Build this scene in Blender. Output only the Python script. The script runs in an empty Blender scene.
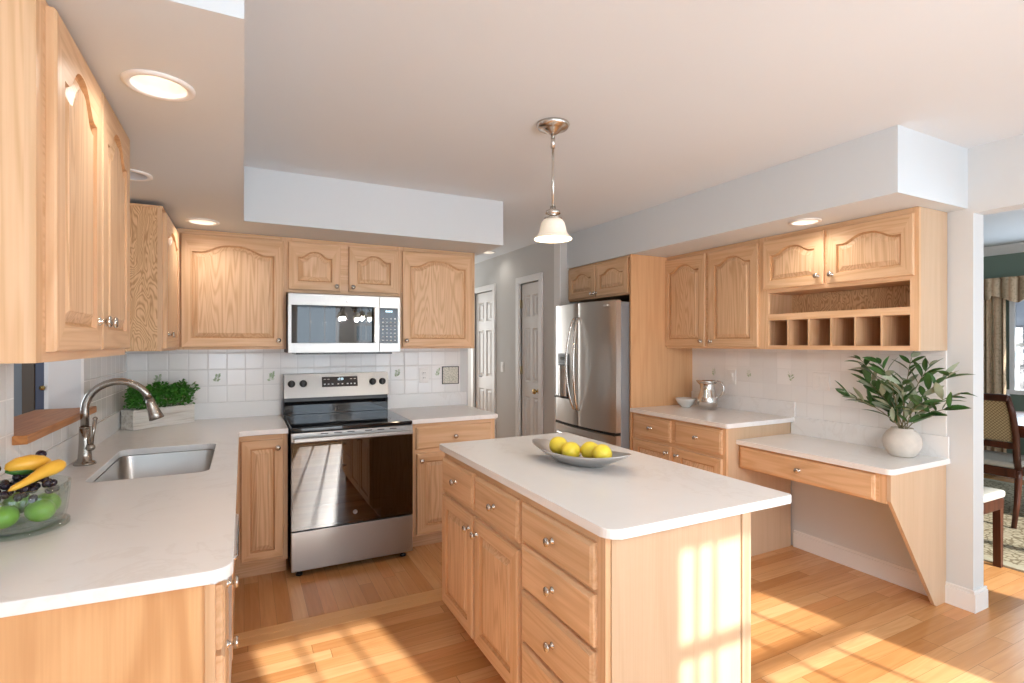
import bpy, bmesh, math, random
from mathutils import Vector, Matrix, Euler
random.seed(7)
S = bpy.context.scene
COL = S.collection
PI = math.pi

# ------------------------------------------------------------------ camera, world, sun, window and fill light, exposure
cam_d = bpy.data.cameras.new('camera'); cam = bpy.data.objects.new('camera', cam_d); COL.objects.link(cam)
cam_d.sensor_fit = 'HORIZONTAL'; cam_d.sensor_width = 36.0
cam_d.lens = 524.7 / 1024 * 36.0
cam_d.shift_y = 1.8 / 1024
cam_d.clip_start = 0.02
cam.location = (0, 0, 1.437)
cam.rotation_euler = (PI / 2, 0, -math.radians(27.07))
S.camera = cam

w = bpy.data.worlds.new('winter_sky'); S.world = w; w.use_nodes = True
bg = w.node_tree.nodes['Background']
bg.inputs['Color'].default_value = (0.72, 0.86, 1.0, 1); bg.inputs['Strength'].default_value = 2.2

sun_d = bpy.data.lights.new('sun', 'SUN'); sun = bpy.data.objects.new('sun', sun_d); COL.objects.link(sun)
sun_d.energy = 9.5; sun_d.color = (1.0, 0.97, 0.93); sun_d.angle = math.radians(0.8)
sun.rotation_euler = Vector((-0.178, 1.0, -0.516)).to_track_quat('-Z', 'Y').to_euler()
sun.location = (2, -6, 5)

def area_light(name, loc, rot, sx, sy, power, color=(0.74, 0.87, 1.0)):
    d = bpy.data.lights.new(name, 'AREA'); o = bpy.data.objects.new(name, d); COL.objects.link(o)
    d.shape = 'RECTANGLE'; d.size = sx; d.size_y = sy; d.energy = power; d.color = color
    o.location = loc; o.rotation_euler = rot
    return o
area_light('window_daylight', (2.445, -1.14, 1.08), (PI / 2 - 0.22, 0, 0), 1.60, 1.85, 23)
area_light('window_daylight', (1.03, -1.14, 1.08), (PI / 2 - 0.22, 0, 0), 0.62, 1.85, 10)
area_light('window_daylight', (-0.2, -1.14, 1.45), (PI / 2 - 0.22, 0, 0), 0.8, 1.2, 12)
area_light('window_daylight', (7.24, 1.9, 1.4), (PI / 2, 0, PI / 2), 1.2, 0.9, 22)
area_light('window_daylight', (2.2, 7.9, 1.4), (PI / 2, 0, PI), 0.9, 1.6, 21, (1.0, 0.95, 0.88))  # added fill lamp that brightens the hall, no known window there
area_light('window_daylight', (-3.05, 4.6, 1.5), (PI / 2, 0, -PI / 2), 1.6, 1.2, 30)  # added fill lamp that lights the passage past the sink opening
area_light('window_daylight', (5.3, -1.16, 1.3), (PI / 2, 0, 0), 1.9, 1.5, 22)

S.view_settings.view_transform = 'Standard'; S.view_settings.look = 'None'
S.view_settings.gamma = 1.0; S.view_settings.use_curve_mapping = False
S.view_settings.exposure = 0.16
S.cycles.use_denoising = True
S.cycles.max_bounces = 14; S.cycles.diffuse_bounces = 7; S.cycles.glossy_bounces = 5
S.cycles.transparent_max_bounces = 12; S.cycles.sample_clamp_indirect = 6.0
S.cycles.caustics_reflective = False; S.cycles.caustics_refractive = False

# ------------------------------------------------------------------ node helpers
class N:
    def __init__(s, name):
        s.m = bpy.data.materials.new(name); s.m.use_nodes = True
        s.t = s.m.node_tree; s.b = s.t.nodes['Principled BSDF']; s.out = s.t.nodes['Material Output']
    def n(s, typ, **kw):
        x = s.t.nodes.new(typ)
        for k, v in kw.items(): setattr(x, k, v)
        return x
    def l(s, a, b): s.t.links.new(a, b)
    def put(s, sock, v):
        if isinstance(v, bpy.types.NodeSocket): s.l(v, sock)
        elif v is not None: sock.default_value = v
    def math(s, op, a, b=None, c=None):
        x = s.n('ShaderNodeMath', operation=op)
        for i, v in enumerate((a, b, c)): s.put(x.inputs[i], v) if v is not None else None
        return x.outputs[0]
    def mix(s, fac, a, b, blend='MIX'):
        x = s.n('ShaderNodeMix', data_type='RGBA', blend_type=blend)
        s.put(x.inputs[0], fac); s.put(x.inputs[6], a); s.put(x.inputs[7], b)
        return x.outputs[2]
    def ramp(s, fac, pts):
        x = s.n('ShaderNodeValToRGB'); e = x.color_ramp.elements
        while len(e) < len(pts): e.new(0.5)
        for i, (p, c) in enumerate(pts):
            e[i].position = p; e[i].color = c if len(c) == 4 else (*c, 1)
        s.put(x.inputs[0], fac); return x.outputs[0]
    def noise(s, vec, scale=1.0, detail=3.0, rough=0.5, dist=0.0):
        x = s.n('ShaderNodeTexNoise'); s.put(x.inputs['Vector'], vec)
        x.inputs['Scale'].default_value = scale; x.inputs['Detail'].default_value = detail
        x.inputs['Roughness'].default_value = rough; x.inputs['Distortion'].default_value = dist
        return x.outputs['Fac']
    def obj(s): return s.n('ShaderNodeTexCoord').outputs['Object']
    def vmul(s, v, sc):
        x = s.n('ShaderNodeVectorMath', operation='MULTIPLY'); s.put(x.inputs[0], v); x.inputs[1].default_value = sc
        return x.outputs[0]
    def vadd(s, a, b):
        x = s.n('ShaderNodeVectorMath', operation='ADD'); s.put(x.inputs[0], a); s.put(x.inputs[1], b)
        return x.outputs[0]
    def sep(s, v):
        x = s.n('ShaderNodeSeparateXYZ'); s.put(x.inputs[0], v); return x.outputs
    def comb(s, a, b, c):
        x = s.n('ShaderNodeCombineXYZ')
        for i, v in enumerate((a, b, c)): s.put(x.inputs[i], v)
        return x.outputs[0]
    def white(s, v):
        x = s.n('ShaderNodeTexWhiteNoise', noise_dimensions='3D'); s.put(x.inputs['Vector'], v); return x.outputs['Value']
    def rnd(s): return s.n('ShaderNodeObjectInfo').outputs['Random']
    def bump(s, h, strength=0.1, dist=0.01):
        x = s.n('ShaderNodeBump'); s.put(x.inputs['Height'], h)
        x.inputs['Strength'].default_value = strength; x.inputs['Distance'].default_value = dist
        s.l(x.outputs[0], s.b.inputs['Normal'])
    def set(s, **kw):
        names = dict(color='Base Color', rough='Roughness', metal='Metallic', spec='Specular IOR Level', trans='Transmission Weight',
                     ior='IOR', alpha='Alpha', coat='Coat Weight', coatr='Coat Roughness', em='Emission Color', ems='Emission Strength', aniso='Anisotropic', sss='Subsurface Weight')
        for k, v in kw.items():
            if isinstance(v, tuple) and len(v) == 3: v = (*v, 1)
            s.put(s.b.inputs[names[k]], v)
        return s

def plain(name, color, rough=0.5, metal=0.0, var=0.03, scale=8.0, bump=0.0, bscale=60.0, **kw):
    q = N(name); o = q.obj()
    f = q.noise(o, scale, 3)
    a = tuple(max(0, c * (1 - var)) for c in color); b = tuple(min(1, c * (1 + var)) for c in color)
    q.set(color=q.mix(f, (*a, 1), (*b, 1)), rough=rough, metal=metal, **kw)
    if bump: q.bump(q.noise(o, bscale, 4), bump, 0.003)
    return q.m

def wood(name, axis, lo, hi, strength=0.46, ring=44.0, rough=0.33, band=6.0, along=0.42):
    """oak / maple; the grain runs along the local AXIS"""
    q = N(name); o = q.obj(); r = q.rnd()
    off = q.comb(q.math('MULTIPLY', r, 17.3), q.math('MULTIPLY', r, 9.1), q.math('MULTIPLY', r, 23.7))
    p = q.vadd(o, off)
    sc = [band, band, band]; sc['xyz'.index(axis)] = along
    fine = [150, 150, 150]; fine['xyz'.index(axis)] = 3.5
    mid = [34, 34, 34]; mid['xyz'.index(axis)] = 1.1
    n1 = q.noise(q.vmul(p, tuple(sc)), 1.0, 2.5, 0.45, 0.5)
    rings = q.math('SINE', q.math('MULTIPLY', n1, ring * 2))
    rings = q.math('POWER', q.math('MULTIPLY_ADD', rings, 0.5, 0.5), 2.2)
    nf = q.noise(q.vmul(p, tuple(fine)), 1.0, 2)
    nm = q.noise(q.vmul(p, tuple(mid)), 1.0, 3)
    v = q.math('MULTIPLY', rings, strength)
    v = q.math('ADD', v, q.math('MULTIPLY', q.math('SUBTRACT', nf, 0.5), 0.75))
    v = q.math('ADD', v, q.math('MULTIPLY', q.math('SUBTRACT', nm, 0.5), 0.45))
    v = q.math('ADD', v, 0.22)
    c = q.ramp(v, [(0.0, hi), (0.45, tuple((a + b) / 2 for a, b in zip(lo, hi))), (1.0, lo)])
    tone = q.math('MULTIPLY_ADD', r, 0.12, 0.94)
    c = q.mix(1.0, c, q.comb(tone, tone, tone), 'MULTIPLY')
    q.set(color=c, rough=q.math('MULTIPLY_ADD', nf, 0.12, rough + 0.02), spec=0.36)
    q.bump(nf, 0.05, 0.002)
    return q.m

LO, HI = (0.555, 0.335, 0.175), (0.715, 0.485, 0.300)
W_V = wood('honey_oak_vertical', 'z', LO, HI)
W_H = wood('honey_oak_horizontal', 'x', LO, HI)
W_PAN = wood('honey_oak_panel', 'z', (0.53, 0.32, 0.168), (0.745, 0.515, 0.325), 0.56, 84.0, 0.33, 6.5, 0.42)
W_GROOVE_SHADE = wood('honey_oak_routed_profile', 'z', (0.44, 0.235, 0.105), (0.60, 0.355, 0.18), 0.4, 44.0)  # groove shade painted in as darker oak, along with some routed-edge stain
W_D = wood('honey_oak_deep', 'y', LO, HI)
W_PLY = wood('oak_plywood', 'z', (0.44, 0.25, 0.115), (0.73, 0.49, 0.28), 0.8, 85.0, 0.4, 11.0, 3.2)
W_MAPLE = wood('pale_maple_panel', 'z', (0.53, 0.37, 0.235), (0.62, 0.45, 0.305), 0.22, 20.0)
W_MAPLE_DIM = wood('island_end_veneer', 'z', (0.45, 0.315, 0.20), (0.53, 0.385, 0.26), 0.22, 20.0)  # copy of the maple, darkened to offset strong frontal light on this end
W_END = wood('oak_end_panel', 'z', (0.53, 0.285, 0.125), (0.68, 0.41, 0.205), 0.8, 26.0, 0.36, 2.6)
W_SILL = wood('orange_oak_sill', 'y', (0.36, 0.13, 0.035), (0.52, 0.22, 0.07), 0.5)
W_DARK = wood('mahogany', 'z', (0.030, 0.009, 0.005), (0.085, 0.026, 0.013), 0.5, 20.0, 0.25)
W_DARKH = wood('mahogany_lengthwise', 'y', (0.055, 0.014, 0.007), (0.14, 0.035, 0.015), 0.5, 20.0, 0.2)

def floor_mat(name, along):
    q = N(name); o = q.obj(); X, Y, Z = q.sep(o)
    u, v = (X, Y) if along == 'x' else (Y, X)
    W, L = 0.076, 1.15
    row = q.math('FLOOR', q.math('DIVIDE', v, W))
    r1 = q.white(q.comb(row, 3.1, 0.7))
    uu = q.math('ADD', q.math('DIVIDE', u, L), q.math('MULTIPLY', r1, 13.7))
    brd = q.math('FLOOR', uu)
    rb = q.white(q.comb(row, brd, 5.0))
    gp = q.comb(q.math('MULTIPLY', u, 1.6), q.math('MULTIPLY', v, 55.0), q.math('MULTIPLY', rb, 31.0))
    g = q.noise(gp, 1.0, 4, 0.55, 0.6)
    gp2 = q.comb(q.math('MULTIPLY', u, 1.1), q.math('MULTIPLY', v, 13.0), q.math('MULTIPLY', rb, 57.0))
    g2 = q.noise(gp2, 1.0, 2, 0.5, 1.0)
    rings = q.math('MULTIPLY_ADD', q.math('SINE', q.math('MULTIPLY', g2, 34.0)), 0.5, 0.5)
    tone = q.ramp(rb, [(0, (0.56, 0.265, 0.095)), (0.35, (0.69, 0.365, 0.150)), (0.7, (0.78, 0.460, 0.220)), (1, (0.70, 0.335, 0.130))])
    dark = q.mix(1.0, tone, (0.70, 0.58, 0.47, 1), 'MULTIPLY')
    f = q.math('MULTIPLY', q.math('ADD', q.math('MULTIPLY', g, 0.8), q.math('MULTIPLY', rings, 0.28)), 0.75)
    c = q.mix(f, tone, dark)
    fv = q.math('FRACT', q.math('DIVIDE', v, W)); fu = q.math('FRACT', uu)
    e1 = q.math('LESS_THAN', fv, 0.020); e2 = q.math('LESS_THAN', fu, 0.0025)
    e = q.math('MAXIMUM', e1, e2)
    c = q.mix(q.math('MULTIPLY', e, 0.62), c, (0.16, 0.065, 0.02, 1))
    q.set(color=c, rough=q.math('MULTIPLY_ADD', g, 0.10, 0.20), spec=0.45)
    q.bump(q.math('SUBTRACT', q.math('MULTIPLY', g, 0.15), e), 0.12, 0.002)
    return q.m
FLOOR_X = floor_mat('oak_floor_crosswise', 'x'); FLOOR_Y = floor_mat('oak_floor_lengthwise', 'y')

def quartz():
    q = N('white_quartz'); o = q.obj()
    n = q.noise(o, 3.2, 6, 0.6, 1.6)
    vein = q.math('SUBTRACT', 1.0, q.math('MULTIPLY', q.math('ABSOLUTE', q.math('SUBTRACT', n, 0.5)), 26.0))
    vein = q.math('MULTIPLY', q.math('MAXIMUM', vein, 0.0), q.math('GREATER_THAN', q.noise(o, 1.4, 2), 0.53))
    c = q.mix(q.noise(o, 14, 4), (0.80, 0.80, 0.795, 1), (0.83, 0.83, 0.825, 1))
    c = q.mix(q.math('MULTIPLY', vein, 0.13), c, (0.52, 0.47, 0.42, 1))
    q.set(color=c, rough=0.22, spec=0.45); return q.m
QUARTZ = quartz()

def tile(name, u_axis, u0, z0, face):
    """glossy white 4.5 inch wall tile with pale grey joints; U0/Z0 set where the joints fall; motif tiles carry small green sprigs"""
    q = N(name); o = q.obj(); X, Y, Z = q.sep(o); u = X if u_axis == 'x' else Y
    T = 0.1152
    a = q.math('DIVIDE', q.math('SUBTRACT', u, u0), T); b = q.math('DIVIDE', q.math('SUBTRACT', Z, z0), T)
    fa = q.math('FRACT', a); fb = q.math('FRACT', b)
    def edge(f): return q.math('MINIMUM', f, q.math('SUBTRACT', 1.0, f))
    d = q.math('MINIMUM', edge(fa), edge(fb))
    j = q.math('LESS_THAN', d, 0.019)
    rv = q.white(q.comb(q.math('FLOOR', a), q.math('FLOOR', b), 2.0))
    c = q.mix(rv, (0.78, 0.775, 0.76, 1), (0.85, 0.845, 0.835, 1))
    c = q.mix(j, c, (0.68, 0.675, 0.67, 1) if u_axis == 'x' else (0.74, 0.735, 0.72, 1))
    q.set(color=c, rough=q.math('MULTIPLY_ADD', j, 0.5, 0.14), spec=0.55)
    wav = q.noise(o, 16, 2)
    tilt = q.math('MULTIPLY', q.math('MULTIPLY', rv, fa), 0.5)
    h = q.math('ADD', q.math('ADD', q.math('MINIMUM', q.math('MULTIPLY', d, 14.0), 1.0), q.math('MULTIPLY', wav, 0.35)), tilt)
    q.bump(h, 0.24 if u_axis == 'x' else 0.12, 0.004)
    return q.m
TILE_B = tile('white_tile_back', 'x', 0.0085, 1.024, 'y')
TILE_R = tile('white_tile_right', 'y', 1.495, 1.024, 'x')
TILE_L = tile('white_tile_left', 'y', 0.05, 1.024, 'x')

def steel(name, color=(0.60, 0.585, 0.565), rough=0.27, axis='z', amt=0.05):
    q = N(name); o = q.obj()
    sc = [260, 260, 260]; sc['xyz'.index(axis)] = 2.0
    n = q.noise(q.vmul(o, tuple(sc)), 1.0, 2)
    q.set(color=q.mix(n, tuple(c * 0.93 for c in color) + (1,), color + (1,)), metal=1.0, rough=q.math('MULTIPLY_ADD', n, amt * 2, rough - amt))
    return q.m
STEEL = steel('brushed_stainless_upright', (0.70, 0.675, 0.645), 0.32, 'z', 0.02); STEEL_H = steel('brushed_stainless_across', axis='x', color=(0.40, 0.395, 0.385), rough=0.38)
SINK_STEEL = steel('sink_stainless', (0.42, 0.405, 0.385), 0.32, 'y')
NICKEL = plain('satin_nickel', (0.62, 0.59, 0.55), 0.24, 1.0, 0.02)
BR_NICKEL = plain('warm_brushed_nickel', (0.38, 0.345, 0.305), 0.27, 1.0, 0.03)
CHROME = plain('polished_chrome', (0.80, 0.80, 0.80), 0.08, 1.0, 0.01)
PEWTER = plain('polished_pewter', (0.66, 0.65, 0.63), 0.16, 1.0, 0.05, 20)
TRAYMET = plain('hammered_aluminium', (0.68, 0.67, 0.66), 0.34, 1.0, 0.06, 40, 0.1, 50)
BRASS = plain('aged_brass', (0.60, 0.40, 0.14), 0.25, 1.0)
WALLM = plain('pale_grey_wall_paint', (0.635, 0.655, 0.66), 0.7, 0, 0.012, 3, 0.05, 220)
HALLM = plain('warm_grey_hall_paint', (0.60, 0.59, 0.57), 0.7, 0, 0.012, 3, 0.05, 220)
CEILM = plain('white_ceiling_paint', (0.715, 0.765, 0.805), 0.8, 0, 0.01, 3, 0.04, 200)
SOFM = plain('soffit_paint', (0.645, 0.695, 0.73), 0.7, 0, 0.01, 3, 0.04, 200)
TRIMM = plain('white_trim_paint', (0.80, 0.80, 0.79), 0.38, 0, 0.01)
DOORM = plain('white_door_paint', (0.76, 0.75, 0.735), 0.42, 0, 0.01)
GREEN = plain('sage_green_wall_paint', (0.155, 0.205, 0.165), 0.7, 0, 0.03, 3)
NAVY = plain('slate_blue_door_paint', (0.045, 0.055, 0.10), 0.4, 0, 0.03)
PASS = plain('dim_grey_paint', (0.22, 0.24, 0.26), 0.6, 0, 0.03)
BLACK = plain('black_enamel', (0.010, 0.010, 0.011), 0.28, 0, 0.1)
BLKGLASS = plain('black_ceramic_glass', (0.008, 0.008, 0.010), 0.05, 0, 0.02, spec=0.7)
DGREY = plain('charcoal_plastic', (0.045, 0.046, 0.05), 0.4, 0, 0.05)
FRSIDE = plain('grey_painted_steel', (0.24, 0.255, 0.275), 0.42, 0.25, 0.02)
WHITEP = plain('white_plastic', (0.80, 0.79, 0.77), 0.35, 0, 0.01)
DWM = plain('white_appliance_enamel', (0.78, 0.79, 0.81), 0.25, 0, 0.01)
LEMON = plain('lemon_skin', (0.83, 0.66, 0.055), 0.38, 0, 0.10, 14, 0.35, 160, sss=0.05)
LIME = plain('green_apple_skin', (0.22, 0.50, 0.03), 0.28, 0, 0.22, 12)
GRAPE = plain('black_grape_skin', (0.018, 0.010, 0.022), 0.25, 0, 0.4, 30)
SQUASH = plain('yellow_squash_skin', (0.85, 0.47, 0.05), 0.36, 0, 0.06, 20)
GSKIN = plain('dark_green_rind', (0.05, 0.16, 0.03), 0.4, 0, 0.3, 20)
LEAF = plain('olive_leaf', (0.040, 0.115, 0.026), 0.34, 0, 0.7, 18)
LEAF2 = plain('dusty_leaf_underside', (0.32, 0.37, 0.26), 0.55, 0, 0.20, 22)
STEMM = plain('twig', (0.20, 0.17, 0.09), 0.6, 0, 0.2)
BOXW = plain('boxwood_leaf', (0.055, 0.22, 0.025), 0.4, 0, 0.6, 60)
SOIL = plain('dark_soil', (0.03, 0.02, 0.012), 0.9, 0, 0.3, 60)
CLAY = plain('speckled_cream_clay', (0.60, 0.545, 0.485), 0.72, 0, 0.12, 30, 0.25, 70)
PORC = plain('glazed_stoneware', (0.62, 0.61, 0.58), 0.22, 0, 0.05, 20)
def whitewash():
    q = N('whitewashed_board'); o = q.obj()
    n = q.noise(q.vmul(o, (3, 30, 60)), 1.0, 4, 0.6)
    q.set(color=q.ramp(n, [(0.30, (0.46, 0.41, 0.36)), (0.48, (0.70, 0.67, 0.62)), (0.7, (0.80, 0.785, 0.75))]), rough=0.7)
    q.bump(n, 0.2, 0.003); return q.m
WHITEWASH = whitewash()
def thin_glass(name, tint=(0.97, 0.99, 0.98), refl=0.08, rough=0.0):
    q = N(name); q.t.nodes.remove(q.b)
    tr = q.n('ShaderNodeBsdfTransparent'); tr.inputs[0].default_value = (*tint, 1)
    gl = q.n('ShaderNodeBsdfGlossy'); gl.inputs['Roughness'].default_value = rough
    lw = q.n('ShaderNodeLayerWeight'); lw.inputs[0].default_value = 0.25
    f = q.math('MULTIPLY_ADD', lw.outputs['Facing'], 0.45, refl)
    mx = q.n('ShaderNodeMixShader'); q.l(f, mx.inputs[0]); q.l(tr.outputs[0], mx.inputs[1]); q.l(gl.outputs[0], mx.inputs[2])
    q.l(mx.outputs[0], q.out.inputs[0]); return q.m
PANE = thin_glass('window_pane_glass', refl=0.03)
BOWLG = thin_glass('clear_bowl_glass', (0.90, 0.94, 0.925), 0.045, 0.02)
OVENG = thin_glass('tinted_oven_glass', (0.26, 0.24, 0.23), 0.13, 0.012)
MWG = thin_glass('tinted_microwave_glass', (0.20, 0.205, 0.215), 0.07, 0.02)
def emis(name, color, strength):
    q = N(name); q.set(color=color, em=color, ems=strength, rough=0.5); return q.m
LENS = emis('lamp_lens', (1.0, 0.90, 0.76), 2.2)
LENSOFF = plain('unlit_lamp_lens', (0.62, 0.66, 0.72), 0.3, 0, 0.02)
CANWALL = plain('recessed_light_baffle', (0.86, 0.83, 0.78), 0.45, 0, 0.01)
def shade_mat():
    q = N('frosted_glass_shade'); o = q.obj()
    n = q.noise(o, 30, 4, 0.6, 1.0)
    q.set(color=q.mix(n, (0.92, 0.86, 0.76, 1), (0.80, 0.72, 0.60, 1)), rough=0.4, trans=0.0, em=(1.0, 0.84, 0.62), ems=0.20)
    return q.m
SHADE = shade_mat()
BULB = emis('glowing_bulb', (1.0, 0.86, 0.62), 5.0)
DIGIT = emis('clock_digits', (0.65, 0.88, 1.0), 1.6)
MARK = plain('printed_white_marks', (0.72, 0.72, 0.72), 0.5)

# ------------------------------------------------------------------ mesh helpers
class B:
    """collects geometry for ONE mesh object"""
    def __init__(s, *mats): s.bm = bmesh.new(); s.mats = list(mats)
    def mi(s, m):
        if m is None: return 0
        if m not in s.mats: s.mats.append(m)
        return s.mats.index(m)
    def box(s, x0, x1, y0, y1, z0, z1, m=None, bev=0.0, seg=2):
        v = [s.bm.verts.new(p) for p in ((x0, y0, z0), (x1, y0, z0), (x1, y1, z0), (x0, y1, z0), (x0, y0, z1), (x1, y0, z1), (x1, y1, z1), (x0, y1, z1))]
        fs = [s.bm.faces.new([v[i] for i in f]) for f in ((3, 2, 1, 0), (4, 5, 6, 7), (0, 1, 5, 4), (1, 2, 6, 5), (2, 3, 7, 6), (3, 0, 4, 7))]
        k = s.mi(m)
        for f in fs: f.material_index = k
        if bev > 0:
            es = list({e for f in fs for e in f.edges})
            r = bmesh.ops.bevel(s.bm, geom=es, offset=bev, segments=seg, profile=0.5, affect='EDGES')
            for f in r['faces']: f.material_index = k
        return s
    def quad(s, pts, m=None):
        f = s.bm.faces.new([s.bm.verts.new(p) for p in pts]); f.material_index = s.mi(m); return s
    def loops(s, loops, m=None, closed=True, cap0=False, cap1=False, smooth=False, ms=None):
        rings = [[s.bm.verts.new(p) for p in L] for L in loops]; k = s.mi(m)
        n = len(rings[0])
        for a, b in zip(rings, rings[1:]):
            for i in range(n if closed else n - 1):
                j = (i + 1) % n
                try:
                    f = s.bm.faces.new((a[i], a[j], b[j], b[i])); f.material_index = k if ms is None else s.mi(ms[i]); f.smooth = smooth
                except ValueError: pass
        if cap0: f = s.bm.faces.new(list(reversed(rings[0]))); f.material_index = k
        if cap1: f = s.bm.faces.new(rings[-1]); f.material_index = k
        return s
    def lathe(s, prof, seg=32, m=None, c=(0, 0, 0), axis='z', wav=None):
        """PROF: (radius, height) pairs turned round AXIS"""
        L = []
        for i, (r, h) in enumerate(prof):
            ring = []
            for k in range(seg):
                a = 2 * PI * k / seg; rr = max(r, 1e-5) * (1 + (wav(a, i) if wav else 0))
                x, y = rr * math.cos(a), rr * math.sin(a)
                p = {'z': (x, y, h), '-y': (x, -h, y), 'x': (h, x, y), '-x': (-h, -x, y), 'y': (-x, h, y)}[axis]
                ring.append((c[0] + p[0], c[1] + p[1], c[2] + p[2]))
            L.append(ring)
        return s.loops(L, m, smooth=True)
    def tube(s, path, r, seg=10, m=None, cap=True):
        P = [Vector(p) for p in path]; R = r if isinstance(r, (list, tuple)) else [r] * len(P)
        L = []; up = None
        for i, p in enumerate(P):
            t = (P[min(i + 1, len(P) - 1)] - P[max(i - 1, 0)]).normalized()
            if up is None:
                up = Vector((0, 0, 1)) if abs(t.z) < 0.9 else Vector((1, 0, 0))
                up = (up - t * up.dot(t)).normalized()
            else:
                up = (up - t * up.dot(t)); up = up.normalized() if up.length > 1e-6 else Vector((1, 0, 0))
            side = t.cross(up)
            L.append([tuple(p + (up * math.cos(2 * PI * k / seg) + side * math.sin(2 * PI * k / seg)) * R[i]) for k in range(seg)])
        return s.loops(L, m, smooth=True, cap0=cap, cap1=cap)
    def ball(s, c, r, m=None, seg=16, sc=(1, 1, 1), rot=None, prof=None):
        L = []; rings = seg // 2 + 1
        R = rot.to_matrix() if rot else Matrix.Identity(3)
        for i in range(rings):
            t = PI * i / (rings - 1); ring = []
            rr = max(math.sin(t), 1e-4); z = -math.cos(t)
            if prof: rr *= prof(z)
            for k in range(seg):
                a = 2 * PI * k / seg
                v = R @ Vector((rr * math.cos(a) * r * sc[0], rr * math.sin(a) * r * sc[1], z * r * sc[2]))
                ring.append((c[0] + v.x, c[1] + v.y, c[2] + v.z))
            L.append(ring)
        return s.loops(L, m, smooth=True)
    def prism(s, pts, z0, z1, m=None, bev=0.0, hole=None, axis='z'):
        """polygon PTS (a, b) pushed from Z0 to Z1 along AXIS ('z': a,b = x,y; 'y': a,b = x,z)"""
        k = s.mi(m)
        def P(a, b, h): return (a, b, h) if axis == 'z' else (a, h, b) if axis == 'y' else (h, a, b)
        def loop(ps, h): return [s.bm.verts.new(P(a, b, h)) for a, b in ps]
        sets = [pts] + ([hole] if hole else [])
        tops = [loop(p, z1) for p in sets]; bots = [loop(p, z0) for p in sets]
        for L in (tops, bots):
            if hole:
                es = []
                for ring in L:
                    for i in range(len(ring)): es.append(s.bm.edges.new((ring[i], ring[(i + 1) % len(ring)])))
                r = bmesh.ops.triangle_fill(s.bm, use_beauty=True, use_dissolve=False, edges=es)
                for g in r['geom']:
                    if isinstance(g, bmesh.types.BMFace): g.material_index = k
            else:
                f = s.bm.faces.new(L[0]); f.material_index = k
        side = []
        for t, b in zip(tops, bots):
            n = len(t)
            for i in range(n):
                f = s.bm.faces.new((t[i], t[(i + 1) % n], b[(i + 1) % n], b[i])); f.material_index = k; side.append(f)
        if bev > 0:
            es = [e for ring in tops for i in range(len(ring)) for e in [s.bm.edges.get((ring[i], ring[(i + 1) % len(ring)]))] if e]
            es += [e for ring in bots for i in range(len(ring)) for e in [s.bm.edges.get((ring[i], ring[(i + 1) % len(ring)]))] if e]
            r = bmesh.ops.bevel(s.bm, geom=es, offset=bev, segments=2, profile=0.5, affect='EDGES')
            for f in r['faces']: f.material_index = k
        return s
    def xf(s, M): bmesh.ops.transform(s.bm, matrix=M, verts=s.bm.verts); return s
    def build(s, name, parent=None, loc=None, rot=None, smooth_angle=None, kind=None):
        bmesh.ops.recalc_face_normals(s.bm, faces=s.bm.faces)
        me = bpy.data.meshes.new(name); s.bm.to_mesh(me); s.bm.free()
        for m in s.mats: me.materials.append(m)
        o = bpy.data.objects.new(name, me); COL.objects.link(o)
        if parent: o.parent = parent
        if loc: o.location = loc
        if rot: o.rotation_euler = rot
        if smooth_angle is not None:
            for p in me.polygons: p.use_smooth = True
            try: me.set_sharp_from_angle(angle=math.radians(smooth_angle))
            except Exception: pass
        if kind: o['kind'] = kind
        return o

def thing(name, label, cat, loc=(0, 0, 0), rz=0.0, group=None):
    o = bpy.data.objects.new(name, None); COL.objects.link(o); o.empty_display_size = 0.05
    o.location = loc; o.rotation_euler = (0, 0, rz); o['label'] = label; o['category'] = cat
    if group: o['group'] = group
    return o
def tag(o, label, cat, group=None):
    o['label'] = label; o['category'] = cat
    if group: o['group'] = group
    return o
def copy_tree(o, parent=None):
    c = o.copy(); COL.objects.link(c); c.parent = parent
    for ch in list(o.children): copy_tree(ch, c)
    return c
def rrect(x0, x1, y0, y1, r, seg=6):
    rs = r if isinstance(r, (list, tuple)) else [r] * 4
    out = []
    for (cx, cy, a0, rr) in ((x1 - rs[0], y0 + rs[0], -90, rs[0]), (x1 - rs[1], y1 - rs[1], 0, rs[1]), (x0 + rs[2], y1 - rs[2], 90, rs[2]), (x0 + rs[3], y0 + rs[3], 180, rs[3])):
        if rr < 1e-4: out.append((cx, cy)); continue
        for i in range(seg + 1):
            a = math.radians(a0 + 90 * i / seg); out.append((cx + rr * math.cos(a), cy + rr * math.sin(a)))
    return out

WL, WB, WR, CZ, SZ = -0.69, 4.20, 3.475, 2.486, 2.162      # wall faces, ceiling, soffit underside
YF = -1.20                                                # wall behind the camera

# ------------------------------------------------------------------ setting
def struct(b, name, parent=None, **kw):
    o = b.build(name, parent, **kw); o['kind'] = 'structure'; return o
fl = B(FLOOR_X, FLOOR_Y)
fl.box(-3.2, 7.5, -1.35, 2.93, -0.05, 0, FLOOR_X); fl.box(-3.2, 7.5, 2.93, 8.2, -0.05, 0, FLOOR_Y)
struct(fl, 'floor')
struct(B(CEILM).box(-3.2, 7.5, -1.35, 8.2, CZ, CZ + 0.1), 'ceiling')
# border strip of two boards let into the floor
struct(B(wood('floor_border_oak', 'x', (0.62, 0.33, 0.13), (0.74, 0.44, 0.20), 0.4, 18, 0.24)).box(-0.1, 3.4, 2.79, 2.86, -0.01, 0.0008).box(-0.1, 3.4, 2.8625, 2.93, -0.01, 0.0008), 'trim_1')

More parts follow.
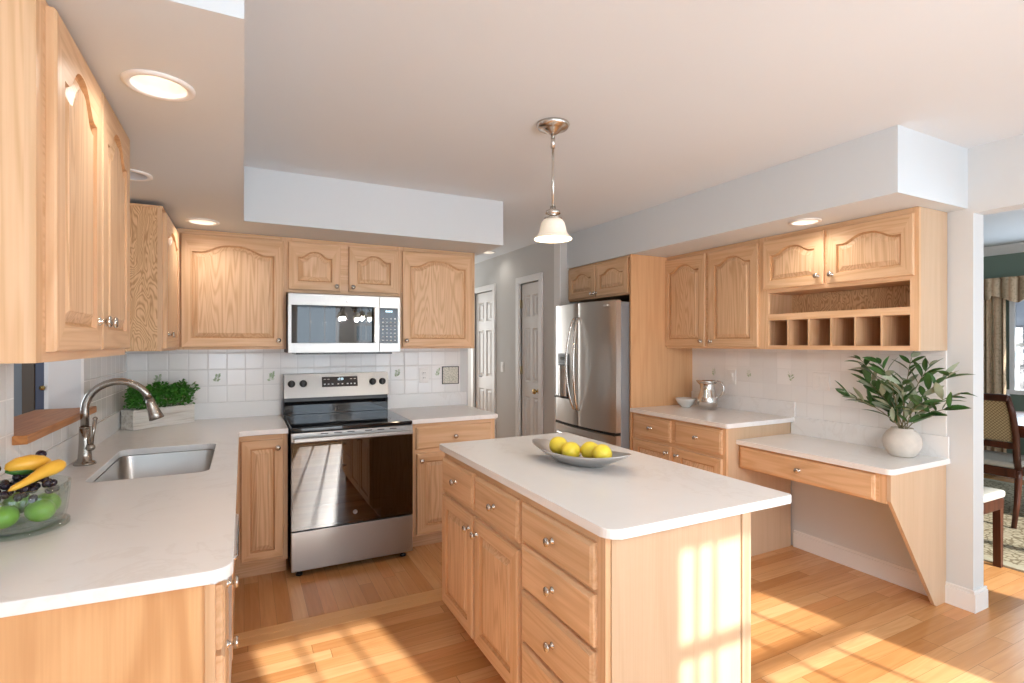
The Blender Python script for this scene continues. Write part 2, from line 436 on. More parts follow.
wl = B(WALLM)
wl.box(-0.81, WL, YF - 0.12, 2.305, 0, CZ); wl.box(-0.81, WL, 3.157, WB, 0, CZ)
wl.box(-0.81, WL, 2.305, 3.157, 0, 1.10); wl.box(-0.81, WL, 2.305, 3.157, 2.06, CZ)
wall_left = struct(wl, 'wall_left')
b = B(TILE_L)
b.box(WL - 0.002, WL + 0.010, 1.40, 2.303, 1.02, 1.45); b.box(WL - 0.002, WL + 0.010, 3.159, 4.19, 1.02, 1.45); b.box(WL - 0.002, WL + 0.010, 2.303, 3.159, 1.02, 1.098)
struct(b, 'tile_backsplash', wall_left)
struct(B(W_SILL).prism([(-0.855, 2.308), (-0.679, 2.308), (-0.679, 2.285), (-0.640, 2.285), (-0.640, 3.205), (-0.679, 3.205), (-0.679, 3.154), (-0.855, 3.154)], 1.1005, 1.131, bev=0.003), 'sill', wall_left)
wall_back = struct(B(WALLM).box(-0.85, 1.72, WB, WB + 0.12, 0, CZ), 'wall_back')
tb = B(TILE_B).box(WL + 0.01, 1.645, WB - 0.010, WB + 0.002, 1.02, 1.40)
def sprig(bb, cx, cz, plane, fixed, sgn=1, sd=0):
    """painted sprig on a tile: a few leaves and a stem, lying on the glaze"""
    r = random.Random(sd)
    def P(a, c): return (a, fixed, c) if plane == 'x' else (fixed, a, c)
    g1 = plain('painted_sprig', (0.36, 0.47, 0.30), 0.3) if 'painted_sprig' not in bpy.data.materials else bpy.data.materials['painted_sprig']
    g2 = plain('painted_sprig_pale', (0.58, 0.63, 0.52), 0.3) if 'painted_sprig_pale' not in bpy.data.materials else bpy.data.materials['painted_sprig_pale']
    for i in range(12):
        t = i / 11; x0 = cx + (t - 0.5) * 0.012; z0 = cz - 0.030 + t * 0.045
        a = (0.5 if i % 2 else PI - 0.5) + r.uniform(-0.4, 0.5); L = r.uniform(0.016, 0.027); wd = 0.0075
        ex, ez = x0 + L * math.cos(a) * sgn, z0 + L * abs(math.sin(a)) + 0.004; mx, mz = (x0 + ex) / 2, (z0 + ez) / 2
        nx, nz = -math.sin(a) * wd, math.cos(a) * wd
        bb.quad([P(x0, z0), P(mx + nx, mz + nz), P(ex, ez), P(mx - nx, mz - nz)], g1 if r.random() < 0.6 else g2)
for i, x in enumerate((-0.511, -0.166, 0.180, 1.102, 1.444)): sprig(tb, x - 0.01 + 0.01, 1.198, 'x', WB - 0.0108, sd=i)
struct(tb, 'tile_backsplash', wall_back)
wr = B(WALLM)
wr.box(WR, WR + 0.115, 1.377, 4.37, 0, CZ); wr.box(WR, WR + 0.115, -0.9, 1.377, 2.135, CZ); wr.box(WR, WR + 0.115, YF - 0.12, -0.9, 0, CZ)
wall_right = struct(wr, 'wall_right')
tr = B(TILE_R).box(WR - 0.010, WR + 0.002, 1.495, 3.40, 0.90, 1.40)
for i, (y, z) in enumerate(((3.106, 1.205), (2.767, 1.205), (2.42, 1.205), (1.968, 1.095))): sprig(tr, y, z, 'y', WR - 0.0108, -1, 20 + i)
struct(tr, 'tile_backsplash', wall_right)
# soffits
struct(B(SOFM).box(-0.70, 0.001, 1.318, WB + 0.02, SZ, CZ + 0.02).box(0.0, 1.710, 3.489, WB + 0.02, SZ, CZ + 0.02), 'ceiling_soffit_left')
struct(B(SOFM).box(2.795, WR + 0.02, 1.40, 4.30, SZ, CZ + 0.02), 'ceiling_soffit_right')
# hall beyond the range wall
def hall_wall():
    h = B(HALLM); x0, x1 = 2.72, 2.84
    ys = [4.25, 4.68, 5.20, 5.80, 6.46, 8.1]
    h.box(x0, x1, 4.295, 4.62, 0, CZ); h.box(x0, x1, 5.20, 5.75, 0, CZ); h.box(x0, x1, 6.50, 8.1, 0, CZ)
    h.box(x0, x1, 4.62, 5.20, 2.10, CZ); h.box(x0, x1, 5.75, 6.50, 2.10, CZ)
    h.box(x1, WR + 0.1, 4.295, 4.40, 0, CZ)
    h.box(x1 + 0.3, x1 + 0.36, 4.3, 8.1, 0, CZ)
    return struct(h, 'wall_hall')
hall_wall()
struct(B(TRIMM).box(2.712, 2.7205, 4.2945, 4.40, 0, CZ), 'trim_2')
struct(B(HALLM).box(1.60, 1.72, WB + 0.12, 8.1, 0, CZ), 'wall_hall_left')
struct(B(HALLM).box(1.6, 1.75, 8.0, 8.12, 0, CZ).box(2.65, 3.3, 8.0, 8.12, 0, CZ).box(1.75, 2.65, 8.0, 8.12, 0, 0.6).box(1.75, 2.65, 8.0, 8.12, 2.2, CZ), 'wall_hall_end')
# six-panel doors in the hall
def panel_rect(bb, y0, y1, z0, z1, x, m):
    """raised panel pressed into a door face that looks to -x"""
    def R(i, d): return [(x + d, y0 + i, z0 + i), (x + d, y1 - i, z0 + i), (x + d, y1 - i, z1 - i), (x + d, y0 + i, z1 - i)]
    bb.loops([R(-0.0, 0.0), R(0.010, 0.012), R(0.022, 0.012), R(0.040, 0.003)], m, cap1=True)
def six_panel(n, y0, y1, knob=None, hinge=None, pull=None):
    root = bpy.data.objects.new(f'door_{n}', None); COL.objects.link(root); root['kind'] = 'structure'; root.location = (0, 0, 0)
    x = 2.745; zt = 2.085; wd = y1 - y0; st = wd * 0.17; g = wd * 0.12; pw = (wd - 2 * st - g) / 2
    d = B(DOORM); d.box(x + 0.013, x + 0.035, y0, y1, 0.01, zt)
    rows = [(0.24, 0.86), (1.02, 1.60), (1.72, 1.96)]
    cols = [(y0 + st, y0 + st + pw), (y1 - st - pw, y1 - st)]
    zs = [0.01, rows[0][0], rows[0][1], rows[1][0], rows[1][1], rows[2][0], rows[2][1], zt]
    ysx = [y0, cols[0][0], cols[0][1], cols[1][0], cols[1][1], y1]
    for a in range(5):
        for c in range(7):
            if a in (1, 3) and c in (1, 3, 5): panel_rect(d, ysx[a], ysx[a + 1], zs[c], zs[c + 1], x, DOORM)
            else: d.quad([(x, ysx[a], zs[c]), (x, ysx[a + 1], zs[c]), (x, ysx[a + 1], zs[c + 1]), (x, ysx[a], zs[c + 1])])
    d.box(x, x + 0.013, y0 - 0.0005, y0, 0.01, zt).box(x, x + 0.013, y1, y1 + 0.0005, 0.01, zt)
    struct(d, 'door_panel', root)
    c = B(TRIMM)
    for (a, e) in ((y0 - 0.075, y0 - 0.006), (y1 + 0.006, y1 + 0.075)): c.box(2.702, 2.735, a, e, 0, zt + 0.0078, bev=0.004)
    c.box(2.702, 2.735, y0 - 0.075, y1 + 0.075, zt + 0.008, zt + 0.078, bev=0.004)
    struct(c, 'door_casing', root)
    if knob:
        struct(B(BRASS).lathe([(0.028, 0), (0.028, 0.006), (0.011, 0.012), (0.010, 0.035), (0.024, 0.042), (0.029, 0.055), (0.022, 0.068), (0.0, 0.072)], 20, c=(x, knob, 0.935), axis='-x'), 'door_knob', root)
    if hinge:
        for z in (1.14, 1.87): struct(B(plain('pale_brass', (0.70, 0.62, 0.42), 0.35, 0.6)).tube([(x - 0.014, hinge, z - 0.045), (x - 0.014, hinge, z + 0.045)], 0.008).box(x - 0.004, x, hinge - 0.02, hinge, z - 0.045, z + 0.045), 'hinge', root)
    if pull:
        struct(B(DGREY).box(x - 0.012, x, pull - 0.035, pull + 0.035, 1.00, 1.016, bev=0.003), 'door_pull', root)
    return root
six_panel(1, 4.70, 5.13, knob=4.755, hinge=5.133)
six_panel(2, 5.83, 6.42, pull=6.27)
# passage seen through the opening over the sink
ps = B(PASS); ps.box(-3.1, -0.9, 6.9, 7.0, 0, CZ); struct(ps, 'wall_passage')
struct(B(PASS).box(-3.2, -3.1, -1.3, 3.8, 0, CZ).box(-3.2, -3.1, 5.4, 7.0, 0, CZ).box(-3.2, -3.1, 3.8, 5.4, 0, 0.9).box(-3.2, -3.1, 3.8, 5.4, 2.1, CZ), 'wall_passage_left')
d3 = bpy.data.objects.new('door_3', None); COL.objects.link(d3); d3['kind'] = 'structure'
struct(B(plain('dark_brown_casing', (0.085, 0.055, 0.032), 0.5)).box(-1.966, -1.868, 6.86, 6.9, 0, 2.1, bev=0.004), 'door_casing', d3)
struct(B(NAVY).box(-1.866, -1.20, 6.87, 6.9, 0, 2.05, bev=0.003), 'door_panel', d3)
struct(B(BRASS).lathe([(0.02, 0), (0.02, 0.01), (0.01, 0.03), (0.026, 0.045), (0.02, 0.065), (0.0, 0.07)], 16, c=(-1.80, 6.87, 0.99), axis='-y'), 'door_knob', d3)
struct(B(TRIMM).box(-1.79, -1.70, 6.84, 6.868, 0, 2.05, bev=0.003), 'trim', d3)
# wall behind the camera with the sunny windows
def win_wall(name, x0, x1, holes, m):
    q = B(m); xs = [x0]; y0, y1 = YF - 0.12, YF
    for (a, e, z0, z1) in holes:
        q.box(xs[-1], a, y0, y1, 0, CZ)
        if z0 > 0: q.box(a, e, y0, y1, 0, z0)
        q.box(a, e, y0, y1, z1, CZ); xs.append(e)
    q.box(xs[-1], x1, y0, y1, 0, CZ)
    return struct(q, name)
WIN = [(-0.65, 0.20, 0.80, 2.13), (0.70, 1.36, 0.12, 2.13), (1.60, 3.29, 0.12, 2.13)]
win_wall('wall_front', -0.9, 3.6, WIN, WALLM)
win_wall('wall_dining_front', 3.59, 7.42, [(4.3, 6.3, 0.5, 2.05)], GREEN)
def glazed(n, x0, x1, z0, z1, posts=(), rails=(), thin=()):
    r = bpy.data.objects.new(f'window_{n}', None); COL.objects.link(r); r['kind'] = 'structure'
    f = B(TRIMM); y0, y1 = YF - 0.09, YF - 0.03
    f.box(x0, x0 + 0.045, y0, y1, z0, z1).box(x1 - 0.045, x1, y0, y1, z0, z1).box(x0, x1, y0, y1, z0, z0 + 0.05).box(x0, x1, y0, y1, z1 - 0.05, z1)
    for p in posts: f.box(p - 0.045, p + 0.045, y0, y1, z0, z1)
    for p in thin: f.box(p - 0.010, p + 0.010, y0 + 0.02, y1 - 0.02, z0, z1)
    for z in rails: f.box(x0, x1, y0 + 0.015, y1 - 0.015, z - 0.022, z + 0.022)
    struct(f, 'window_frame', r)
    struct(B(PANE).quad([(x0, YF - 0.06, z0), (x1, YF - 0.06, z0), (x1, YF - 0.06, z1), (x0, YF - 0.06, z1)]), 'pane', r)
glazed(2, *WIN[0][:2], *WIN[0][2:], thin=(-0.225,), rails=(1.4,))
glazed(3, *WIN[1][:2], *WIN[1][2:], thin=(0.93, 1.15))
glazed(4, *WIN[2][:2], *WIN[2][2:], posts=(2.445,), rails=(1.745, 1.465), thin=(1.72, 1.80, 1.94, 2.12, 2.30, 2.72, 2.98))
glazed(5, 4.3, 6.3, 0.5, 2.05, posts=(5.3,), rails=(1.25,))
def added_window(n, f, pane):
    r = bpy.data.objects.new(f'window_{n}', None); COL.objects.link(r); r['kind'] = 'structure'
    struct(f, 'window_frame', r); struct(B(PANE).quad(pane), 'pane', r)  # frame and pane of an added, unseen window
f = B(TRIMM).box(1.75, 1.80, 8.02, 8.08, 0.6, 2.2).box(2.60, 2.65, 8.02, 8.08, 0.6, 2.2).box(1.80, 2.60, 8.02, 8.08, 0.6, 0.65).box(1.80, 2.60, 8.02, 8.08, 2.15, 2.2).box(1.80, 2.60, 8.03, 8.07, 1.38, 1.42)
added_window(6, f, [(1.75, 8.06, 0.6), (2.65, 8.06, 0.6), (2.65, 8.06, 2.2), (1.75, 8.06, 2.2)])  # unseen hall window, added to go with the hall fill lamp
f = B(TRIMM).box(-3.18, -3.12, 3.8, 3.85, 0.9, 2.1).box(-3.18, -3.12, 5.35, 5.4, 0.9, 2.1).box(-3.18, -3.12, 3.85, 5.35, 0.9, 0.95).box(-3.18, -3.12, 3.85, 5.35, 2.05, 2.1).box(-3.17, -3.13, 4.58, 4.62, 0.95, 2.05)
added_window(7, f, [(-3.15, 3.8, 0.9), (-3.15, 5.4, 0.9), (-3.15, 5.4, 2.1), (-3.15, 3.8, 2.1)])  # unseen passage window, put in for the passage fill lamp
# dining room shell
struct(B(GREEN).box(WR + 0.115, 7.42, 3.6, 3.72, 0, CZ).box(WR + 0.1151, WR + 0.118, 1.38, 3.6, 0, CZ), 'wall_dining_back')
DX = 7.30; wy0, wy1, wz0, wz1 = 1.25, 2.575, 0.93, 2.02
struct(B(GREEN).box(DX, DX + 0.12, wy1, 3.7, 0, CZ).box(DX, DX + 0.12, -1.3, wy0, 0, CZ).box(DX, DX + 0.12, wy0, wy1, 0, wz0).box(DX, DX + 0.12, wy0, wy1, wz1, CZ), 'wall_dining_side')
w1 = bpy.data.objects.new('window_1', None); COL.objects.link(w1); w1['kind'] = 'structure'
f = B(TRIMM); f.box(DX - 0.015, DX + 0.10, wy1 - 0.045, wy1, wz0, wz1).box(DX - 0.015, DX + 0.10, wy0, wy0 + 0.045, wz0, wz1).box(DX - 0.03, DX + 0.1, wy0 - 0.05, wy1 + 0.05, wz0 - 0.035, wz0 + 0.012)
f.box(DX + 0.02, DX + 0.07, wy0, wy1, 1.40, 1.44)
for y in (1.69, 2.13): f.box(DX + 0.035, DX + 0.055, y - 0.01, y + 0.01, wz0, wz1)
f.box(DX + 0.035, DX + 0.055, wy0, wy1, 1.165, 1.185)
struct(f, 'window_frame', w1)
struct(B(PANE).quad([(DX + 0.05, wy0, wz0), (DX + 0.05, wy1, wz0), (DX + 0.05, wy1, wz1), (DX + 0.05, wy0, wz1)]), 'pane', w1)
struct(B(TRIMM).prism([(DX - 0.09, CZ), (DX - 0.075, 2.462), (DX - 0.02, 2.41), (DX, 2.395), (DX, CZ)], -1.2, 3.6, axis='y'), 'trim_3')
struct(B(TRIMM).box(DX - 0.02, DX, wy1, 3.6, 0.85, 0.91, bev=0.004), 'trim_4')
struct(B(TRIMM).box(DX - 0.016, DX, -1.2, 3.6, 0, 0.12, bev=0.004), 'baseboard_dining')
def baseboard(name, bx):
    q = B(TRIMM)
    for (x0, x1, y0, y1) in bx:
        q.box(x0, x1, y0, y1, 0, 0.098); q.box(x0 + (0.004 if x1 - x0 < 0.1 else 0), x1, y0 + (0.0 if x1 - x0 < 0.1 else 0.004), y1, 0.0981, 0.116, bev=0.003)
    return struct(q, name)
baseboard('baseboard_right', [(WR - 0.014, WR, 1.3775, 2.40), (WR - 0.014, WR + 0.13, 1.362, 1.377)])
baseboard('baseboard_hall', [(2.706, 2.72, 5.21, 5.745), (2.706, 2.72, 6.5, 8.0)])
# winter garden outside
SNOW = plain('snow', (0.86, 0.89, 0.95), 0.8, 0, 0.05, 2, 0.3, 3)
struct(B(SNOW).box(-30, 45, -45, YF - 0.13, -0.62, -0.52).box(7.45, 45, -1.33, 45, -0.62, -0.52), 'ground_outside')

q = N('snowy_woods'); o = q.obj()
nz = q.noise(q.vmul(o, (0.9, 0.9, 0.5)), 1.0, 6, 0.7, 1.0)
q.set(color=q.ramp(nz, [(0.36, (0.035, 0.035, 0.04)), (0.50, (0.10, 0.105, 0.125)), (0.62, (0.22, 0.24, 0.29)), (0.8, (0.36, 0.39, 0.46))]), rough=0.95)
hb = B(q.m); rnd = random.Random(8)
rows = [[(30 + 0.5 * k * k + rnd.uniform(-0.8, 0.8), -12 + 2.0 * i, -0.6 + [0, 1.6, 3.4, 5.2, 6.4][k] + (rnd.uniform(-0.5, 0.7) if k else 0)) for i in range(28)] for k in range(5)]
hb.loops(rows, closed=False, smooth=True); hb.loops([rows[-1], [(p[0] + 6, p[1], -0.6) for p in rows[-1]]], closed=False, smooth=True)
struct(hb, 'hillside_outside')

# ------------------------------------------------------------------ cabinetry
KNOB_P = [(0.0115, 0.0), (0.0115, 0.002), (0.0062, 0.005), (0.0055, 0.013), (0.010, 0.0165), (0.0150, 0.020), (0.0160, 0.0235), (0.0135, 0.0275), (0.0, 0.0295)]
def knob(parent, x, z, y=-0.019):
    return B(NICKEL).lathe(KNOB_P, 18, c=(x, y, z), axis='-y').build('knob', parent)
def panel_contour(x0, x1, z0, z1, inset, arch, n=26):
    """closed outline, same number of points for any inset; the top may rise in a cathedral arch of height ARCH"""
    xa, xb, za, zb = x0 + inset, x1 - inset, z0 + inset, z1 - inset
    P = []
    nb, ns = 6, 6
    for i in range(nb): P.append((xa + (xb - xa) * i / nb, za))
    for i in range(ns): P.append((xb, za + (zb - arch - za) * i / ns))
    for i in range(n):
        t = i / n; x = xb + (xa - xb) * t; u = abs(t - 0.5) * 2
        P.append((x, zb - arch + arch * arc(u)))
    for i in range(ns): P.append((xa, zb - arch + (za - zb + arch) * i / ns))
    return P
def arc(u):
    if u > 0.80: return 0.0
    v = u / 0.80
    return 0.5 * (1 + math.cos(PI * v ** 1.45))
def raised_door(parent, x0, x1, z0, z1, arch=0.0, kn=None, stile=0.058, t=0.019):
    w_, h_ = x1 - x0, z1 - z0
    C = lambda ins, a: panel_contour(x0, x1, z0, z1, ins, a)
    def L(ins, a, y): return [(x, y, z) for x, z in C(ins, a)]
    n = 26; ms_f = [W_H] * 6 + [W_V] * 6 + [W_H] * n + [W_V] * 6
    q = B(W_V, W_H)
    # the outer outline stays rectangular
    q.loops([L(0, 0, 0), L(0, 0, -t + 0.005), L(0.003, 0, -t + 0.001), L(0.006, 0, -t)], ms=ms_f)
    q.loops([L(0.006, 0, -t), L(stile, arch, -t)], ms=ms_f)
    q.loops([L(stile, arch, -t), L(stile + 0.004, arch, -t + 0.011), L(stile + 0.010, arch, -t + 0.0125)], W_GROOVE_SHADE)
    q.loops([L(stile + 0.010, arch, -t + 0.0125), L(stile + 0.033, arch, -t + 0.0025), L(stile + 0.0345, arch, -t + 0.001)], W_PAN, cap1=True)
    q.quad([(x0, 0, z0), (x1, 0, z0), (x1, 0, z1), (x0, 0, z1)])
    bmesh.ops.remove_doubles(q.bm, verts=q.bm.verts, dist=0.0002)
    d = q.build('door', parent)
    if kn: knob(d, *kn)
    return d
def slab_drawer(parent, x0, x1, z0, z1, kn=True, t=0.019, name='drawer'):
    def L(i, y): return [(x0 + i, y, z0 + i), (x1 - i, y, z0 + i), (x1 - i, y, z1 - i), (x0 + i, y, z1 - i)]
    q = B(W_H)
    q.loops([L(0, 0), L(0, -t + 0.008), L(0.003, -t + 0.0045), L(0.011, -t + 0.002), L(0.013, -t)], W_H, cap0=True, cap1=True)
    d = q.build(name, parent)
    if kn: knob(d, (x0 + x1) / 2, (z0 + z1) / 2)
    return d
def cab_body(root, w_, h_, d_, z0=0.0, side=W_V, frame=True, toe=0.0):
    q = B(side)
    q.box(0, w_, 0.019, d_, z0 + toe, h_, side)
    o = q.build('carcass', root)
    if frame: face_frame(root, [0, w_], w_, z0 + toe, h_)
    if toe: B(W_H).box(0.003, w_ - 0.003, 0.075, d_ - 0.02, 0.0, toe + 0.004).build('toe_kick', root)
    return o
def face_frame(root, xs, w_, z0, h_):
    q = B(W_V, W_H)
    q.box(0, 0.038, 0, 0.019, z0, h_, W_V); q.box(w_ - 0.038, w_, 0, 0.019, z0, h_, W_V)
    q.box(0.038, w_ - 0.038, 0.0002, 0.019, z0, h_, W_H)
    return q.build('face_frame', root)
ROT_R, ROT_L = -PI / 2, PI / 2
ZB, ZT = 1.397, 2.160
H = ZT - ZB

# --- wall cabinets, range wall (front plane Y 3.884)
FY = 3.884
c = thing('wall_cabinet', 'oak wall cabinet with one wide arched door in the corner beside the microwave', 'cabinet', (-0.372, FY, ZB))
cab_body(c, 0.629, H, WB - FY - 0.012)
raised_door(c, 0.020, 0.612, 0.014, H - 0.030, 0.052, (0.580, 0.060))
c = thing('wall_cabinet', 'short oak cabinet with two small arched doors above the microwave', 'cabinet', (0.2575, FY, 1.785))
cab_body(c, 0.785, ZT - 1.785, WB - FY - 0.012)
raised_door(c, 0.012, 0.354, 0.020, ZT - 1.785 - 0.030, 0.042, (0.325, 0.052))
raised_door(c, 0.410, 0.768, 0.020, ZT - 1.785 - 0.030, 0.042, (0.437, 0.052))
c = thing('wall_cabinet', 'oak wall cabinet with one arched door at the open hall end of the range wall', 'cabinet', (1.0430, FY, ZB))
cab_body(c, 0.605, H, WB - FY - 0.012)
raised_door(c, 0.014, 0.578, 0.014, H - 0.030, 0.052, (0.042, 0.060))
# --- wall cabinets, sink wall (front plane X -0.379, doors face +x)
FX = -0.372
c = thing('wall_cabinet', 'large oak wall cabinet with two arched doors nearest the camera, grained side showing', 'cabinet', (FX, 1.375, ZB), ROT_L)
cab_body(c, 0.885, H, FX - WL - 0.012)
raised_door(c, 0.055, 0.455, 0.022, H - 0.012, 0.070, (0.425, 0.100))
raised_door(c, 0.468, 0.862, 0.022, H - 0.012, 0.070, (0.498, 0.100))
c = thing('wall_cabinet', 'narrow oak wall cabinet with wavy grained side in the corner past the sink opening', 'cabinet', (FX, 3.195, ZB), ROT_L)
Hf = H - 0.034
q = B(W_PLY); q.box(0, WB - 3.195 - 0.012, 0.019, FX - WL - 0.012, 0, Hf); q.build('carcass', c)
q = B(W_V); q.box(-0.004, 0.66, 0, 0.019, 0, Hf); q.build('face_frame', c)
raised_door(c, 0.022, 0.600, 0.014, Hf - 0.016, 0.052, (0.080, 0.085))
B(W_H).box(-0.008, 0.66, -0.004, FX - WL - 0.012, Hf, Hf + 0.010, bev=0.002).build('top_moulding', c)
# --- wall cabinets over the pale counter (front plane X 3.171, doors face -x)
GX = 3.171
c = thing('wall_cabinet', 'tall oak wall cabinet with two arched doors above the silver pitcher', 'cabinet', (GX, 3.380, ZB), ROT_R)
cab_body(c, 0.955, H, WR - GX - 0.012)
raised_door(c, 0.017, 0.460, 0.014, H - 0.030, 0.050, (0.430, 0.055))
raised_door(c, 0.494, 0.928, 0.014, H - 0.030, 0.050, (0.524, 0.055))
c = thing('wall_cabinet', 'oak wall cabinet with open shelf and a row of six cubbies under two short doors', 'cabinet', (GX, 2.4245, ZB), ROT_R)
Wc = 0.937; D = WR - GX - 0.012
q = B(W_V, W_H, W_D)
q.box(0, 0.018, 0.019, D, 0, H, W_V); q.box(Wc - 0.018, Wc, 0.019, D, 0, H, W_MAPLE)
q.box(0.018, Wc - 0.018, D - 0.008, D, 0, H, W_PLY)
q.box(0.018, Wc - 0.018, 0.019, D - 0.008, H - 0.02, H, W_H)
q.build('carcass', c)
q = B(W_V, W_H)
q.box(0, 0.045, -0.0004, 0.0188, 0, H, W_V); q.box(Wc - 0.042, Wc, -0.0004, 0.0188, 0, H, W_V)
q.box(0.045, Wc - 0.042, 0.0, 0.0188, 0.378, H, W_H); q.box(0.045, Wc - 0.042, 0, 0.0188, 0.194, 0.236, W_H); q.box(0.045, Wc - 0.042, 0, 0.0188, 0, 0.026, W_H)
q.build('face_frame', c)
B(W_H).box(0.018, Wc - 0.018, 0.019, D - 0.008, 0.008, 0.026).build('bottom_board', c)
B(W_H).box(0.018, Wc - 0.018, 0.019, D - 0.008, 0.194, 0.210).build('shelf', c)
B(W_H).box(0.018, Wc - 0.018, 0.019, D - 0.008, 0.380, 0.396).build('shelf', c)
for i in range(1, 6):
    x = 0.045 + (Wc - 0.087) * i / 6
    B(W_V).box(x - 0.005, x + 0.005, 0.001, D - 0.008, 0.026, 0.194).build('divider', c)
raised_door(c, 0.012, 0.435, 0.402, H - 0.030, 0.045, (0.400, 0.455))
raised_door(c, 0.455, Wc - 0.018, 0.402, H - 0.030, 0.045, (0.487, 0.455))
c = thing('wall_cabinet', 'deep oak cabinet with two arched doors above the refrigerator', 'cabinet', (2.812, 4.283, 1.84), ROT_R)
cab_body(c, 0.918, ZT - 1.84, WR - 2.812 - 0.004)
raised_door(c, 0.012, 0.440, 0.014, ZT - 1.84 - 0.020, 0.042, (0.410, 0.045))
raised_door(c, 0.458, 0.890, 0.014, ZT - 1.84 - 0.020, 0.042, (0.468, 0.045))
tag(B(W_MAPLE, W_V).box(2.790, WR - 0.002, 3.342, 3.360, 0, ZT, wood('oak_gable', 'z', (0.57, 0.31, 0.15), (0.69, 0.415, 0.22), 0.3, 20)).build('gable_panel'), 'tall oak end panel standing beside the refrigerator', 'panel')

# --- base cabinets, range wall (front plane Y 3.535)
BY = 3.535; CH = 0.882
c = thing('base_cabinet', 'narrow oak base cabinet with one tall door between corner and range', 'cabinet', (-0.058, BY, 0))
cab_body(c, 0.300, CH, WB - BY - 0.02, toe=0.10)
raised_door(c, 0.042, 0.276, 0.125, 0.850, 0.0, (0.243, 0.800), 0.050)
c = thing('base_cabinet', 'oak base cabinet with one drawer above a door, right of the range', 'cabinet', (1.022, BY, 0))
cab_body(c, 0.640, CH, WB - BY - 0.02, toe=0.10)
slab_drawer(c, 0.036, 0.606, 0.700, 0.855)
raised_door(c, 0.040, 0.606, 0.115, 0.675, 0.0, (0.072, 0.625))
# --- peninsula / sink run (front plane X -0.052, faces +x)
SX = -0.060
c = thing('base_cabinet', 'oak base cabinet closing the near end of the sink counter, broad grained end panel', 'cabinet', (SX, 1.430, 0), ROT_L)
q = B(W_END, W_V); q.box(0.0, 0.42, 0.019, SX - WL - 0.004, 0.10, CH, W_END); q.build('carcass', c)
face_frame(c, [], 0.42, 0.10, CH)
B(W_V).box(-0.008, 0.0, 0.0, 0.022, 0.0, CH, bev=0.002).build('corner_moulding', c)
B(W_H).box(0.0, 0.42, 0.075, SX - WL - 0.02, 0, 0.102).build('toe_kick', c)
slab_drawer(c, 0.015, 0.405, 0.70, 0.855); slab_drawer(c, 0.015, 0.405, 0.535, 0.685); slab_drawer(c, 0.015, 0.405, 0.335, 0.52); slab_drawer(c, 0.015, 0.405, 0.12, 0.32)
c = thing('dishwasher', 'white dishwasher seen edge on under the sink counter', 'dishwasher', (SX, 1.8525, 0), ROT_L)
B(DWM).box(0.002, 0.598, 0.02, 0.58, 0.10, CH - 0.008).build('body', c)
B(DWM).box(0.004, 0.596, -0.016, 0.019, 0.13, 0.715, bev=0.004).build('door', c)
B(DWM).box(0.004, 0.596, -0.018, 0.019, 0.72, CH - 0.012, bev=0.004).build('control_panel', c)
B(CHROME).tube([(0.06, -0.016, 0.745), (0.06, -0.034, 0.745), (0.08, -0.038, 0.745), (0.52, -0.038, 0.745), (0.54, -0.034, 0.745), (0.54, -0.016, 0.745)], 0.007).build('handle', c)
B(DGREY).box(0.01, 0.59, 0.06, 0.5, 0, 0.10).build('toe_kick', c)
c = thing('base_cabinet', 'oak sink base cabinet in the corner below the steel sink', 'cabinet', (SX, 2.453, 0), ROT_L)
q = B(W_V); q.box(0, 0.02, 0.019, 0.62, 0.1, CH); q.box(1.03, 1.05, 0.019, 0.62, 0.1, CH); q.box(0.02, 1.03, 0.6, 0.62, 0.1, CH); q.box(0.02, 1.03, 0.019, 0.6, 0.1, 0.12); q.build('carcass', c)
face_frame(c, [], 1.07, 0.10, CH)
raised_door(c, 0.02, 0.50, 0.115, 0.69); raised_door(c, 0.515, 0.99, 0.115, 0.69)
slab_drawer(c, 0.02, 0.99, 0.705, 0.855, kn=False, name='false_drawer_front')
B(W_H).box(0, 1.07, 0.075, 0.5, 0, 0.102).build('toe_kick', c)
# --- base cabinet below pitcher (front plane X 2.795, faces -x)
RX = 2.806
c = thing('base_cabinet', 'oak base cabinet with two drawers and two doors below the silver pitcher', 'cabinet', (RX, 3.340, 0), ROT_R)
Wb = 0.925
q = B(W_V); q.box(0, Wb - 0.006, 0.019, WR - RX - 0.03, 0.10, CH); q.box(Wb - 0.006, Wb, 0.019, WR - RX - 0.018, 0.0, CH, W_MAPLE); q.build('carcass', c)
face_frame(c, [], Wb, 0.10, CH)
B(W_H).box(0.003, Wb - 0.008, 0.075, 0.6, 0, 0.102).build('toe_kick', c)
slab_drawer(c, 0.024, 0.435, 0.705, 0.865); slab_drawer(c, 0.480, 0.898, 0.705, 0.865)
raised_door(c, 0.024, 0.435, 0.115, 0.675, 0, (0.405, 0.625)); raised_door(c, 0.480, 0.898, 0.115, 0.675, 0, (0.510, 0.625))
# --- desk
DZ = 0.800
c = thing('built_in_desk', 'oak built-in desk base with one shallow drawer and a tapering end panel', 'desk', (2.925, 2.412, 0), ROT_R)
q = B(W_H, W_V); q.box(0, 0.895, 0.019, 0.50, 0.625, DZ - 0.031, W_H); q.build('carcass', c)
q = B(W_V, W_H); q.box(0.86, 0.895, 0, 0.019, 0.615, DZ - 0.031, W_V); q.box(0, 0.035, 0, 0.019, 0.615, DZ - 0.031, W_V); q.box(0.035, 0.86, 0, 0.0188, 0.615, DZ - 0.031, W_H); q.build('face_frame', c)
slab_drawer(c, 0.018, 0.845, 0.622, 0.757)
B(W_MAPLE).prism([(0.001, DZ - 0.031), (0.548, DZ - 0.031), (0.548, 0), (0.445, 0), (0.425, 0.012), (0.001, 0.63)], 0.896, 0.915, axis='x', bev=0.001).build('end_panel', c)
